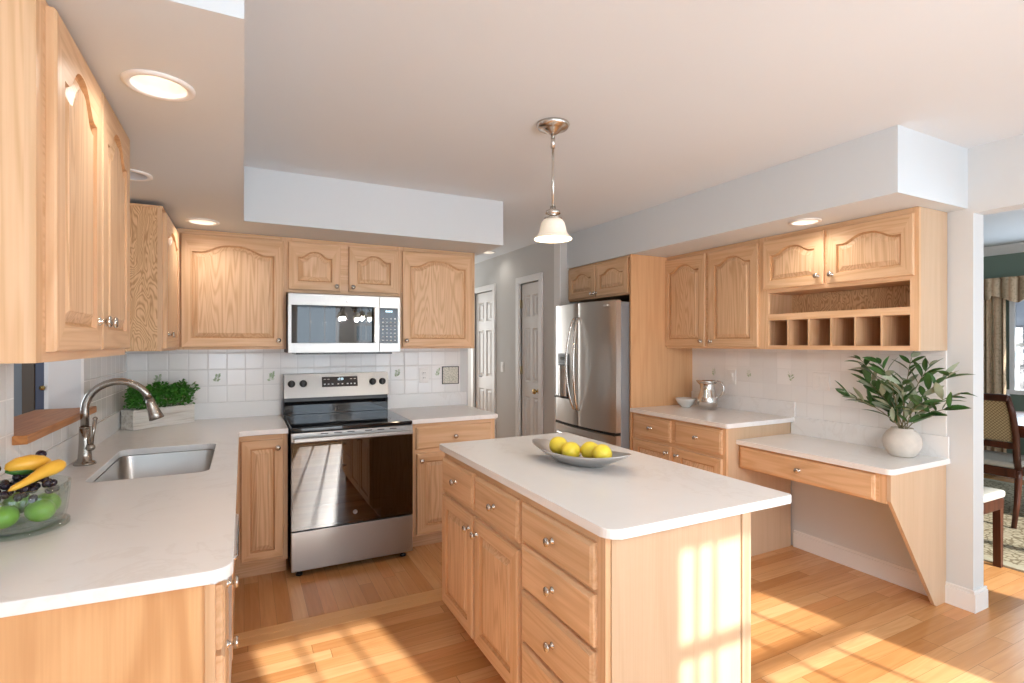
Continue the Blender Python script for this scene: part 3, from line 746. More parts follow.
# --- island (front plane X 0.925, faces -x)
IX = 0.925
c = thing('island_cabinet', 'oak kitchen island with drawers, two doors and a sunlit end panel', 'island', (IX, 2.573, 0), ROT_R)
Wi = 1.353
q = B(W_MAPLE, W_V)
q.box(0, Wi, 0.019, 0.590, 0.095, 0.884, W_V); q.box(Wi - 0.0005, Wi + 0.005, 0.019, 0.555, 0.0, 0.884, W_MAPLE_DIM); q.build('carcass', c)
B(W_MAPLE_DIM).box(Wi - 0.002, Wi + 0.012, 0.556, 0.598, 0, 0.884, bev=0.003).build('corner_post', c)
face_frame(c, [], Wi, 0.095, 0.884)
B(W_H).box(0.003, Wi - 0.003, 0.075, 0.57, 0, 0.097).build('toe_kick', c)
for (a, e, kx) in ((0.006, 0.408, 0.370), (0.430, 0.842, 0.460)):
    slab_drawer(c, a, e, 0.690, 0.852)
    raised_door(c, a, e, 0.115, 0.665, 0, (kx, 0.600))
for (z0, z1) in ((0.715, 0.852), (0.545, 0.700), (0.350, 0.530), (0.115, 0.335)): slab_drawer(c, 0.868, 1.315, z0, z1)

# ------------------------------------------------------------------ worktops
def top_obj(name, label, pts, z0, z1, hole=None, splash=(), bev=0.003):
    r = thing(name, label, 'countertop', (0, 0, 0))
    B(QUARTZ).prism(pts, z0, z1, bev=bev, hole=hole).build('slab', r)
    for (x0, x1, y0, y1, za, zb) in splash: B(QUARTZ).box(x0, x1, y0, y1, za, zb, bev=0.002).build('upstand', r)
    return r
CT = 0.914; CB = 0.883
def fillet(cx, cy, r, a0, a1, n=6): return [(cx + r * math.cos(math.radians(a0 + (a1 - a0) * i / n)), cy + r * math.sin(math.radians(a0 + (a1 - a0) * i / n))) for i in range(n + 1)]
pts = [(WL + 0.002, 1.425)] + fillet(-0.022 - 0.05, 1.386 + 0.05, 0.05, -90, 0) + [(-0.026, 3.47)] + list(reversed(fillet(-0.026 + 0.035, 3.501 - 0.035, 0.035, 90, 180, 4))) + [(0.244, 3.501), (0.244, WB - 0.002), (WL + 0.002, WB - 0.002)]
hole = list(reversed(rrect(-0.535, -0.128, 2.475, 3.165, 0.045, 5)))
top_obj('countertop', 'white quartz L-shaped sink countertop with upstand', pts, CB, CT, hole,
        [(WL + 0.002, WL + 0.020, 1.44, WB - 0.02, CT - 0.001, 1.024), (WL + 0.002, 0.244, WB - 0.019, WB - 0.0105, CT - 0.001, 1.024)])
top_obj('countertop', 'short white quartz countertop at the hall side of the range', rrect(1.014, 1.677, 3.501, WB - 0.002, [0.012, 0.0, 0.0, 0.0], 4), CB, CT, None, [(1.014, 1.70, WB - 0.019, WB - 0.0105, CT - 0.001, 1.024)])
top_obj('countertop', 'white quartz countertop carrying the silver pitcher and bowl', rrect(2.778, WR - 0.002, 2.385, 3.341, [0, 0, 0.0, 0.02], 4), CB, CT, None, [(WR - 0.022, WR - 0.0105, 2.385, 3.341, CT - 0.001, 1.024)])
top_obj('desk_countertop', 'low white quartz desk countertop under the potted olive branches', rrect(2.895, WR - 0.002, 1.478, 2.412, [0, 0, 0, 0.03], 5), DZ - 0.03, DZ, None, [(WR - 0.024, WR - 0.0105, 1.478, 2.412, DZ - 0.001, 0.922)])
top_obj('island_countertop', 'white quartz island countertop overhanging on the seating side', rrect(0.904, 1.690, 1.173, 2.607, [0.012, 0.012, 0.012, 0.045], 6), 0.885, 0.914)

# ------------------------------------------------------------------ sink and tap
sk = thing('sink', 'undermounted stainless steel sink let into the white countertop', 'sink', (0, 0, 0))
def rr3(i, z, r): return [(x, y, z) for x, y in rrect(-0.535 + i, -0.128 - i, 2.475 + i, 3.165 - i, r, 6)]
q = B(SINK_STEEL)
q.loops([rr3(-0.02, 0.8815, 0.06), rr3(0.002, 0.8815, 0.045), rr3(0.004, 0.872, 0.045), rr3(0.014, 0.71, 0.05), rr3(0.03, 0.69, 0.05), rr3(0.06, 0.684, 0.05)], SINK_STEEL, cap1=True)
q.build('basin', sk, smooth_angle=50)
B(CHROME).lathe([(0.0, 0.6865), (0.035, 0.6865), (0.042, 0.688), (0.043, 0.685)], 24, c=(-0.33, 2.95, 0)).build('drain', sk)
fa = thing('kitchen_faucet', 'brushed nickel gooseneck pull-down faucet behind the sink', 'faucet', (-0.612, 2.860, CT))
B(BR_NICKEL).lathe([(0.0, 0.0), (0.040, 0.0), (0.040, 0.006), (0.034, 0.012), (0.026, 0.016), (0.0235, 0.05), (0.021, 0.10), (0.0195, 0.155), (0.0, 0.156)], 28).build('base', fa)
path = [(0, 0, 0.15), (0, 0, 0.225)]
for i in range(13):
    a = PI - PI * i / 12 * 0.90
    path.append((0.118 + 0.118 * math.cos(a), 0, 0.236 + 0.118 * math.sin(a)))
ex, _, ez = path[-1]
B(BR_NICKEL).tube(path, 0.0155, 16).build('spout', fa)
dx, dz = math.sin(0.31), -math.cos(0.31)
hp = [(ex + dx * t, 0, ez + dz * t) for t in (0, 0.008, 0.009, 0.02, 0.07, 0.095, 0.098)]
B(BR_NICKEL).tube(hp, [0.0158, 0.0158, 0.018, 0.018, 0.026, 0.0305, 0.027], 18).build('spray_head', fa)
B(BR_NICKEL).tube([(0.0, 0, 0.157), (0, 0, 0.162)], 0.0195, 20).build('collar', fa)
h = B(BR_NICKEL); h.ball((0.026, -0.024, 0.075), 0.016, seg=14); h.tube([(0.012, -0.012, 0.072), (0.028, -0.026, 0.075)], 0.012)
h.tube([(0.028, -0.026, 0.08), (0.034, -0.028, 0.13), (0.042, -0.032, 0.195)], [0.007, 0.0055, 0.008], 10); h.ball((0.042, -0.032, 0.198), 0.0095, seg=10)
h.build('lever_handle', fa)

# ------------------------------------------------------------------ range
rg = thing('range', 'stainless electric range with black glass top and oven door', 'range', (0.2555, 3.443, 0))
rw = 0.755
B(BLACK, DGREY).box(0.002, rw - 0.002, 0.045, 0.735, 0.035, 0.893, BLACK).build('body', rg)
B(BLKGLASS, BLACK).box(0, rw, 0.005, 0.66, 0.893, 0.917, BLKGLASS, bev=0.004).build('cooktop', rg)
RINGM = plain('burner_ring_print', (0.10, 0.10, 0.105), 0.2)
for (x, y, r) in ((0.2, 0.2, 0.115), (0.56, 0.2, 0.095), (0.2, 0.47, 0.085), (0.56, 0.47, 0.115)):
    cir = B(RINGM); cir.loops([[(x + rr * math.cos(2 * PI * k / 48), y + rr * math.sin(2 * PI * k / 48), 0.9174) for k in range(48)] for rr in (r, r - 0.0025)]); cir.build('burner_ring', rg)
door = B(STEEL_H, BLACK)
door.box(0, rw, 0.0, 0.045, 0.833, 0.888, STEEL_H, bev=0.003)
door.box(0, 0.012, 0.0, 0.045, 0.292, 0.8325, BLACK); door.box(rw - 0.012, rw, 0.0, 0.045, 0.292, 0.8325, BLACK); door.box(0.012, rw - 0.012, 0, 0.045, 0.292, 0.31, BLACK)
door.box(0.012, rw - 0.012, 0.012, 0.045, 0.31, 0.42, BLACK); door.box(0.012, 0.13, 0.012, 0.045, 0.42, 0.8325, BLACK); door.box(rw - 0.13, rw - 0.012, 0.012, 0.045, 0.42, 0.8325, BLACK); door.box(0.13, rw - 0.13, 0.012, 0.045, 0.745, 0.8325, BLACK)
for x in (0.17, 0.25, 0.33, 0.44, 0.52, 0.60): door.box(x, x + 0.045, -0.0006, 0.01, 0.872, 0.878, BLACK)
door = door.build('oven_door', rg)
B(OVENG).box(0.002, rw - 0.002, -0.004, 0.0, 0.294, 0.832).build('glass', door)
hd = B(STEEL_H); hd.box(0.01, rw - 0.01, -0.048, -0.030, 0.835, 0.862, bev=0.006, seg=3); hd.box(0.03, 0.06, -0.034, 0.0, 0.838, 0.859); hd.box(rw - 0.06, rw - 0.03, -0.034, 0, 0.838, 0.859)
hd.build('handle', door)
rk = B(CHROME)
for z in (0.55, 0.66):
    for y in (0.08, 0.16, 0.24, 0.32): rk.tube([(0.14, y, z), (rw - 0.14, y, z)], 0.003, 6)
    rk.tube([(0.14, 0.06, z), (rw - 0.14, 0.06, z)], 0.005, 6)
rk.build('oven_rack', rg)
em = B(STEEL_H); em.lathe([(0.0, 0.0), (0.014, 0.0), (0.014, 0.0025), (0.0115, 0.0030), (0.0115, 0.0018), (0.0, 0.0018)], 28, c=(rw / 2, -0.004, 0.362), axis='-y')
for k in range(4):
    a0 = k * PI / 2
    em.tube([(rw / 2 + 0.0065 * math.cos(a0 + t) * (1 - 0.35 * t), -0.0065, 0.362 + 0.0065 * math.sin(a0 + t) * (1 - 0.35 * t)) for t in (0, 0.5, 1.0, 1.5)], 0.0010, 6)
em.build('emblem', door)
dr = B(STEEL_H).box(0, rw, 0.0, 0.045, 0.042, 0.284, bev=0.004).build('storage_drawer', rg)
for x in (0.05, rw - 0.05):
    for y in (0.06, 0.68): B(BLACK).lathe([(0.0, 0), (0.020, 0), (0.020, 0.012), (0.012, 0.016), (0.012, 0.04)], 14, c=(x, y, 0)).build('foot', rg)
bgx = B(STEEL_H, BLACK)
bgx.prism([(0.650, 1.040), (0.690, 1.212), (0.735, 1.212), (0.735, 1.040)], 0.0, rw, STEEL_H, axis='x', bev=0.003)
bgx.prism([(0.672, 0.917), (0.672, 0.985), (0.662, 1.012), (0.735, 1.012), (0.735, 0.917)], 0.004, rw - 0.004, BLKGLASS, axis='x')
bgx.box(0.004, rw - 0.004, 0.675, 0.735, 1.012, 1.040, BLACK)
bgx.prism([(0.668, 0.918), (0.668, 1.04), (0.66, 1.205), (0.735, 1.205), (0.735, 0.918)], -0.001, 0.0035, BLACK, axis='x')
bgd = bgx.build('backguard', rg)
sl = (0.690 - 0.650) / (1.212 - 1.040)
def on_bg(z): return 0.650 + (z - 1.040) * sl
dsp = B(BLKGLASS, DIGIT, MARK)
x0, x1, z0, z1 = 0.262, 0.520, 1.112, 1.186
dsp.quad([(x0, on_bg(z0) - 0.0015, z0), (x1, on_bg(z0) - 0.0015, z0), (x1, on_bg(z1) - 0.0015, z1), (x0, on_bg(z1) - 0.0015, z1)], BLKGLASS)
def mark(a, e, za, zb, m): dsp.quad([(a, on_bg(za) - 0.0022, za), (e, on_bg(za) - 0.0022, za), (e, on_bg(zb) - 0.0022, zb), (a, on_bg(zb) - 0.0022, zb)], m)
for i, ch in enumerate(('1', '2', '0', '0')):
    xx = 0.372 + i * 0.0105 + (0.004 if i > 1 else 0)
    if ch == '1': mark(xx + 0.005, xx + 0.0065, 1.160, 1.176, DIGIT)
    else:
        mark(xx, xx + 0.0075, 1.1745, 1.176, DIGIT); mark(xx, xx + 0.0075, 1.160, 1.1615, DIGIT)
        if ch == '0': mark(xx, xx + 0.0015, 1.160, 1.176, DIGIT); mark(xx + 0.006, xx + 0.0075, 1.160, 1.176, DIGIT)
        else: mark(xx, xx + 0.0075, 1.1673, 1.1688, DIGIT); mark(xx + 0.006, xx + 0.0075, 1.168, 1.176, DIGIT); mark(xx, xx + 0.0015, 1.160, 1.168, DIGIT)
for x in (0.275, 0.300, 0.465, 0.492): mark(x, x + 0.016, 1.166, 1.170, MARK)
for x in (0.275, 0.302, 0.330, 0.372, 0.402, 0.440, 0.466, 0.492): mark(x, x + 0.012, 1.128, 1.136, MARK)
dsp.build('display', bgd)
for x in (0.052, 0.132, 0.634, 0.708):
    z = 1.142; q = B(BLACK)
    q.lathe([(0.0, -0.002), (0.026, -0.002), (0.026, 0.012), (0.021, 0.020), (0.0, 0.021)], 24, c=(x, on_bg(z), z), axis='-y')
    q.box(x - 0.005, x + 0.005, on_bg(z) - 0.030, on_bg(z) - 0.018, z - 0.022, z + 0.022, bev=0.002)
    q.build('control_knob', bgd)

# ------------------------------------------------------------------ microwave
mw = thing('microwave', 'stainless over-the-range microwave below the short cabinet', 'microwave', (0.2625, 3.785, 1.373))
mwW, mwH = 0.755, 0.400
B(DGREY).box(0.0, mwW, 0.03, WB - 3.785 - 0.012, 0.0, mwH).build('body', mw)
mdr = B(STEEL_H, BLACK)
dxr = 0.603
mdr.box(0, dxr, 0, 0.03, 0.0, 0.066, STEEL_H, bev=0.002); mdr.box(0, dxr, 0, 0.03, 0.322, mwH, STEEL_H, bev=0.002)
mdr.box(0, 0.020, 0, 0.03, 0.066, 0.322, STEEL_H); mdr.box(0.562, dxr, 0, 0.03, 0.066, 0.322, STEEL_H)
mdr.box(0.02, 0.562, 0.014, 0.03, 0.066, 0.322, BLACK)
mdr = mdr.build('door', mw)
B(MWG).box(0.020, 0.562, 0.002, 0.006, 0.066, 0.322).build('glass', mdr)
B(STEEL).box(0.558, 0.582, -0.040, -0.024, 0.070, 0.318, bev=0.007, seg=3).box(0.563, 0.577, -0.026, 0.0, 0.085, 0.105).box(0.563, 0.577, -0.026, 0.0, 0.285, 0.305).build('handle', mdr)
cp = B(STEEL_H, BLKGLASS, MARK, DIGIT); cp.box(dxr + 0.002, mwW, 0, 0.03, 0, mwH, STEEL_H, bev=0.002); cp.box(dxr + 0.004, mwW - 0.018, -0.0015, 0.01, 0.064, 0.318, BLKGLASS)
def cm(a, e, za, zb, m): cp.quad([(a, -0.0022, za), (e, -0.0022, za), (e, -0.0022, zb), (a, -0.0022, zb)], m)
for i in range(4): cm(0.648 + i * 0.013, 0.657 + i * 0.013, 0.288, 0.300, DIGIT)
for r_ in range(7):
    for c_ in range(4): cm(0.622 + c_ * 0.029, 0.634 + c_ * 0.029, 0.082 + r_ * 0.026, 0.089 + r_ * 0.026, MARK)
cp.build('control_panel', mw)
B(BLACK).box(0.05, 0.70, 0.02, 0.36, -0.012, 0.0).build('vent_grille', mw)
q = B(MARK).lathe([(0.0, 0), (0.008, 0), (0.008, 0.0012), (0.0, 0.0012)], 20, c=(0.38, -0.0, 0.361), axis='-y'); q.build('emblem', mdr)

# ------------------------------------------------------------------ refrigerator (local: front at -y, x from far side to near side)
fr = thing('refrigerator', 'stainless french door refrigerator with ice dispenser and bowed handles', 'refrigerator', (2.648, 4.278, 0), ROT_R)
FW = 0.912
B(FRSIDE).box(0.004, FW - 0.004, 0.062, 0.80, 0.03, 1.775, bev=0.004).build('body', fr)
def bow(x): return -0.042 * (1 - ((x - FW / 2) / (FW / 2)) ** 2)
def curved(x0, x1, z0, z1, m, skip=None):
    n = 14; L = []
    xs = [x0 + (x1 - x0) * i / n for i in range(n + 1)]
    prof = []
    for i, x in enumerate(xs):
        e = 0.0
        if i == 0 or i == n: e = 0.010
        prof.append((x, bow(x) + e))
    out = [(xs[0], 0.058)] + prof + [(xs[-1], 0.058)]
    q = B(m, FRSIDE); q.loops([[(x, y, z0) for x, y in out], [(x, y, z1) for x, y in out]], m, cap0=True, cap1=True)
    for f in q.bm.faces: f.smooth = False
    return q
midx = FW * 0.475
ld = curved(0.0, midx - 0.003, 0.715, 1.787, STEEL).build('door', fr, smooth_angle=25)
rd = curved(midx + 0.003, FW, 0.715, 1.787, STEEL).build('door', fr, smooth_angle=25)
fz = curved(0.0, FW, 0.07, 0.690, STEEL).build('freezer_drawer', fr, smooth_angle=25)
B(BLACK).box(0.01, FW - 0.01, 0.0, 0.06, 0.688, 0.716).build('gasket', fr)
B(DGREY).box(0.02, FW - 0.02, 0.06, 0.5, 0.0, 0.07).build('base_grille', fr)
def handle(parent, xc, s):
    pts = []
    for i in range(17):
        t = i / 16; z = 0.86 + t * 0.79; k = math.sin(PI * t)
        pts.append((xc + s * 0.026 * k, bow(xc) - 0.014 - 0.062 * k ** 0.7, z))
    pts = [(xc, bow(xc) + 0.004, 0.855)] + pts + [(xc, bow(xc) + 0.004, 1.655)]
    B(NICKEL).tube(pts, 0.0115, 10).build('handle', parent)
handle(ld, midx - 0.032, -1); handle(rd, midx + 0.030, 1)
pts = [(0.09, bow(0.09) + 0.004, 0.615)]
for i in range(15):
    t = i / 14; x = 0.09 + t * (FW - 0.18); pts.append((x, bow(x) - 0.02 - 0.045 * math.sin(PI * t) ** 0.6, 0.615 + 0.018 * math.sin(PI * t)))
pts.append((FW - 0.09, bow(FW - 0.09) + 0.004, 0.615))
B(NICKEL).tube(pts, 0.012, 10).build('handle', fz)
dp = B(DGREY, BLKGLASS, STEEL); dx0, dx1 = 0.085, 0.300
def fy(x): return bow(x) - 0.004
def patch(a, e, za, zb, off, m):
    n = 6; dp.loops([[(a + (e - a) * i / n, bow(a + (e - a) * i / n) + off, z) for i in range(n + 1)] for z in (za, zb)], m, closed=False)
patch(dx0 - 0.008, dx1 + 0.008, 0.93, 1.345, -0.002, FRSIDE); patch(dx0, dx1, 1.25, 1.335, -0.004, DGREY); patch(dx0 + 0.05, dx1 - 0.05, 1.285, 1.312, -0.0055, BLKGLASS)
patch(dx0, dx1, 0.945, 1.245, -0.0035, DGREY)
dp.lathe([(0.075, 0.955), (0.075, 1.235)], 24, STEEL, c=((dx0 + dx1) / 2, bow(0.19) + 0.035, 0))
dp.box(dx0 + 0.005, dx1 - 0.005, bow(0.1) - 0.045, bow(0.1) + 0.02, 0.938, 0.952, DGREY)
dp.build('water_dispenser', ld)
B(MARK).box(FW - 0.13, FW - 0.07, bow(FW - 0.1) - 0.006, bow(FW - 0.1) + 0.004, 1.742, 1.756).build('badge', rd)

# ------------------------------------------------------------------ lights
def can_light(loc, label, lit=True, power=7.0, r=0.090):
    t = thing('recessed_light', label, 'ceiling light', loc)
    B(TRIMM).lathe([(r, 0.0005), (r, -0.005), (r - 0.008, -0.008), (r * 0.78, -0.006), (r * 0.76, 0.0005)], 40).build('trim_ring', t)
    B(CANWALL if lit else LENSOFF).lathe([(r * 0.765, -0.005), (r * 0.70, 0.018), (r * 0.62, 0.055)], 40).build('baffle', t)
    B(LENS if lit else LENSOFF).lathe([(r * 0.625, 0.054), (r * 0.4, 0.048), (0.0, 0.046)], 40).build('lens', t)
    if lit:
        d = bpy.data.lights.new('recessed_lamp', 'SPOT'); d.energy = power; d.color = (1.0, 0.94, 0.86); d.spot_size = math.radians(160); d.spot_blend = 1.0; d.shadow_soft_size = 0.045
        o = bpy.data.objects.new('recessed_lamp', d); COL.objects.link(o); o.parent = t; o.location = (0, 0, -0.004)
    return t
# housings need room above the painted face, so each light is let into a shallow hole in its soffit
HOLES = [('ceiling_soffit_left', (-0.212, 1.765, SZ)), ('ceiling_soffit_left', (-0.217, 3.615, SZ)), ('ceiling_soffit_right', (2.972, 1.985, SZ)), ('ceiling_soffit_left', (-0.440, 2.745, SZ)), ('ceiling', (2.50, 5.50, CZ))]
LBL = ['large lit recessed ceiling light above the near sink counter', 'lit recessed ceiling light in front of the wide corner cabinet', 'lit recessed ceiling light above the oak cubbies', 'unlit recessed ceiling light above the sink', 'lit recessed ceiling light in the hall']
for (host, p), lb in zip(HOLES, LBL):
    cutb = B(CEILM).lathe([(0.0, -0.05), (0.0665, -0.05), (0.0665, 0.062), (0.0, 0.062)], 40)
    ct = cutb.build('cutter', loc=p); ho = bpy.data.objects[host]
    m = ho.modifiers.new('light_hole', 'BOOLEAN'); m.operation = 'DIFFERENCE'; m.solver = 'EXACT'; m.object = ct
    dg = bpy.context.evaluated_depsgraph_get(); me = bpy.data.meshes.new_from_object(ho.evaluated_get(dg))
    ho.modifiers.clear(); ho.data = me; bpy.data.objects.remove(ct)
    can_light(p, lb, lit='unlit' not in lb, power=(6.0 if 'near' in lb else 8.0) if host != 'ceiling' else 3.0, r=0.0875)
pl = thing('pendant_light', 'nickel pendant lamp with frosted bell shade over the island', 'pendant light', (1.318, 2.148, CZ))
B(NICKEL).lathe([(0.0, 0.0), (0.078, 0.0), (0.080, -0.006), (0.072, -0.020), (0.050, -0.026), (0.042, -0.030), (0.022, -0.046), (0.0, -0.050)], 36).build('canopy', pl)
B(NICKEL).tube([(0, 0, -0.045), (0, 0, -0.115)], 0.0105, 12).tube([(0, 0, -0.10), (0, 0, -0.405)], 0.0058, 12).build('rod', pl)
B(NICKEL).lathe([(0.0, -0.391), (0.0129, -0.393), (0.0156, -0.407), (0.0331, -0.415), (0.0359, -0.429), (0.0184, -0.435), (0.0239, -0.445), (0.0423, -0.45), (0.0432, -0.455), (0.0, -0.457)], 30).build('socket', pl)
sp = [(0.027, -0.455), (0.045, -0.4587), (0.0558, -0.4734), (0.0612, -0.4936), (0.0657, -0.5148), (0.0738, -0.5304), (0.0864, -0.5433), (0.0927, -0.5498), (0.0914, -0.5525), (0.0846, -0.5461), (0.0711, -0.5323), (0.063, -0.5157), (0.0585, -0.4936), (0.0522, -0.4734), (0.0414, -0.4624)]
B(SHADE).lathe(sp, 48, wav=lambda a, i: 0.012 * math.cos(6 * a) if 4 < i < 11 else 0).build('lamp_shade', pl)
B(BULB).ball((0, 0, -0.512), 0.024, seg=18, sc=(1, 1, 1.2)).build('bulb', pl)
d = bpy.data.lights.new('pendant_lamp', 'POINT'); d.energy = 5; d.color = (1, 0.82, 0.58); d.shadow_soft_size = 0.04
o = bpy.data.objects.new('pendant_lamp', d); COL.objects.link(o); o.parent = pl; o.location = (0, 0, -0.575)

# ------------------------------------------------------------------ things on the counters
# tray of lemons
ang = math.atan2(1.748 - 2.262, 1.451 - 1.278)
tray = thing('serving_tray', 'boat-shaped silver metal tray of lemons on the island', 'tray', (1.29, 1.895, 0.914), ang)
q = B(TRAYMET); L1, W1 = 0.258, 0.105; n = 36
def ring(s, z, lift=0.0, k=1.0):
    R = []
    for i in range(n):
        a = 2 * PI * i / n; cx = math.cos(a); sy = math.sin(a)
        x = L1 * s * math.copysign(abs(cx) ** 0.85, cx); y = W1 * k * s * math.copysign(abs(sy) ** 1.25, sy)
        R.append((x, y, z + lift * abs(x / L1) ** 2.2))
    return R
q.loops([ring(0.30, 0.0), ring(0.45, 0.004, 0.0), ring(0.72, 0.026, 0.02), ring(1.0, 0.052, 0.022), ring(1.0, 0.055, 0.022), ring(0.97, 0.0545, 0.022), ring(0.70, 0.030, 0.02), ring(0.44, 0.008, 0.0), ring(0.25, 0.0055)], TRAYMET, smooth=True, cap0=True, cap1=True)
q.build('bowl', tray)
def lemon_mesh():
    return B(LEMON).ball((0, 0, 0), 0.0405, seg=22, sc=(1, 1, 1.10), prof=lambda z: 1.0 - 0.28 * max(0, abs(z) - 0.72) / 0.28 * 0.9)
lem0 = lemon_mesh().build('fruit', None); lem0.name = 'lemon'
lemons = [(-0.112, 0.004, 0.064, 0.4, 'lemon at the hall end of the silver tray'), (-0.024, -0.018, 0.055, 1.7, 'lemon second in line from the hall end of the tray'), (0.050, 0.022, 0.060, 0.9, 'lemon half hidden behind the others in the tray'), (0.134, -0.012, 0.065, 2.4, 'lemon at the camera end of the silver tray')]
for i, (x, y, z, a, lb) in enumerate(lemons):
    o = lem0 if i == 0 else lem0.copy()
    if i: COL.objects.link(o)
    v = Matrix.Rotation(ang, 3, 'Z') @ Vector((x, y, 0))
    o.location = (1.29 + v.x, 1.895 + v.y, 0.914 + z); o.rotation_euler = (PI / 2 + 0.15 * i, 0.2, a)
    tag(o, lb, 'lemon', 'lemons in the silver tray')
# pitcher and bowl
pt = thing('pitcher', 'polished silver pitcher with curved handle on the pale counter', 'pitcher', (3.300, 3.02, CT), math.radians(-62))
pp = [(0.0, 0.0), (0.058, 0.0), (0.063, 0.006), (0.076, 0.045), (0.078, 0.070), (0.070, 0.105), (0.055, 0.150), (0.050, 0.190), (0.054, 0.212), (0.060, 0.226), (0.057, 0.226), (0.047, 0.19), (0.052, 0.15), (0.066, 0.105), (0.0, 0.03)]
q = B(PEWTER)
def spout(a, i):
    if i in (8, 9, 10): return 0.55 * max(0, math.cos(a - PI)) ** 5
    if i == 7: return 0.22 * max(0, math.cos(a - PI)) ** 5
    return 0
q.lathe(pp, 40, wav=spout); q.build('body', pt)
B(PEWTER).tube([(0.050, 0, 0.205), (0.075, 0, 0.222), (0.105, 0, 0.212), (0.122, 0, 0.180), (0.120, 0, 0.145), (0.104, 0, 0.115), (0.078, 0, 0.096), (0.066, 0, 0.094)], [0.006, 0.007, 0.007, 0.007, 0.007, 0.007, 0.006, 0.005], 10).build('handle', pt)
tag(B(PORC).lathe([(0.0, 0.0), (0.036, 0.0), (0.038, 0.006), (0.060, 0.025), (0.078, 0.055), (0.082, 0.072), (0.079, 0.073), (0.073, 0.056), (0.055, 0.029), (0.0, 0.012)], 40).build('bowl', loc=(3.235, 3.19, CT)), 'small grey glazed bowl beside the silver pitcher', 'bowl')
# potted olive branches
vp = thing('potted_plant', 'leafy olive branches in a round cream clay pot on the desk', 'plant', (3.318, 1.640, DZ))
B(CLAY).lathe([(0.0, 0.0), (0.0516, 0.0), (0.0641, 0.0095), (0.0854, 0.0427), (0.0934, 0.076), (0.0899, 0.1064), (0.073, 0.1377), (0.0534, 0.152), (0.0534, 0.1596), (0.0481, 0.1596), (0.0481, 0.1472), (0.0, 0.133)], 44).build('pot', vp)
def leaf(q, p, d, L, wd, m, twist=0.0, bend=0.25, up=Vector((0, 0, 1))):
    d = d.normalized(); side = d.cross(up); side = side.normalized() if side.length > 1e-3 else Vector((1, 0, 0))
    side = Matrix.Rotation(twist, 3, d) @ side; nrm = side.cross(d)
    rows = []
    for i in range(6):
        t = i / 5; wv = wd * (math.sin(PI * min(1, t * 0.96 + 0.02)) ** 0.8) if 0 < i < 5 else wd * 0.05
        c_ = p + d * (L * t) - nrm * (bend * L * t * t)
        rows.append([tuple(c_ - side * wv + nrm * wv * 0.30), tuple(c_), tuple(c_ + side * wv + nrm * wv * 0.30)])
    q.loops(rows, m, closed=False, smooth=True)
rnd = random.Random(11)
stems = B(STEMM); fol = B(LEAF, LEAF2)
tips = [(-0.30, 0.02, 0.50), (-0.23, -0.04, 0.60), (-0.08, -0.02, 0.58), (0.06, 0.0, 0.62), (0.16, 0.02, 0.57), (0.30, -0.01, 0.52), (0.34, -0.03, 0.42), (-0.30, -0.05, 0.36), (0.28, 0.02, 0.33), (-0.16, -0.06, 0.45), (0.10, -0.08, 0.46), (0.0, -0.05, 0.50), (-0.2, 0.03, 0.30), (0.2, -0.08, 0.36)]
# the spread runs along the wall (local y) and out into the room (local -x)
for i, (a, bk, hz) in enumerate(tips):
    tip = Vector((-0.02 + bk * 1.6 - 0.03 * (i % 3), -a * (0.86 if a > 0 else 0.72) - 0.005, hz * 0.90)); mid = Vector((tip.x * 0.35, tip.y * 0.35, 0.16 + (hz - 0.16) * 0.55)); base = Vector((rnd.uniform(-0.02, 0.02), rnd.uniform(-0.02, 0.02), 0.14))
    pts = [base.lerp(mid, t).lerp(mid.lerp(tip, t), t) for t in [k / 9 for k in range(10)]]
    stems.tube([tuple(p) for p in pts], [0.0032 - 0.0018 * k / 9 for k in range(10)], 6)
    for k in range(2, 10):
        if rnd.random() < 0.25 and k < 5: continue
        tan = (pts[min(9, k + 1)] - pts[k - 1]).normalized()
        for s_ in (1, -1):
            if rnd.random() < 0.20: continue
            az = Vector((rnd.uniform(-0.7, 0.5), s_ * rnd.uniform(0.4, 1.0), rnd.uniform(-0.15, 0.55)))
            dd = (tan * 0.75 + az * 0.8); L = rnd.uniform(0.075, 0.135)
            e = pts[k] + dd.normalized() * L
            if e.x > 0.105: dd.x -= (e.x - 0.10) / L * dd.length; 
            if e.z > 0.580: L *= max(0.45, 1 - (e.z - 0.580) / 0.12); dd.z *= 0.6
            leaf(fol, pts[k], dd, L, rnd.uniform(0.0125, 0.021), LEAF if rnd.random() < 0.72 else LEAF2, rnd.uniform(-0.9, 0.9), rnd.uniform(-0.05, 0.35))
    leaf(fol, pts[-1], (pts[-1] - pts[-3]), 0.045, 0.012, LEAF, rnd.uniform(-1, 1))
stems.build('stems', vp); fol.build('foliage', vp)
# boxwood planter in the corner
px = Vector((-0.594, 3.82)); ux = Vector((-0.298 + 0.594, 4.07 - 3.82)); pw_ = ux.length; pa = math.atan2(ux.y, ux.x)
pn = thing('planter_box', 'whitewashed wooden planter of clipped green foliage in the counter corner', 'planter', (px.x + 0.006, px.y, CT), pa)
q = B(WHITEWASH)
for k in range(3):
    z0 = 0.002 + k * 0.040
    q.box(0, pw_, 0.0, 0.010, z0, z0 + 0.0385, bev=0.0012); q.box(0, pw_, 0.108, 0.118, z0, z0 + 0.0385, bev=0.0012)
    q.box(0, 0.010, 0.0105, 0.1075, z0, z0 + 0.0385, bev=0.0012); q.box(pw_ - 0.010, pw_, 0.0105, 0.1075, z0, z0 + 0.0385, bev=0.0012)
q.box(0.01, pw_ - 0.01, 0.01, 0.108, 0.0, 0.010)
q.build('box', pn)
B(SOIL).box(0.011, pw_ - 0.011, 0.011, 0.107, 0.085, 0.108).build('soil', pn)
rnd = random.Random(5); fo = B(BOXW)
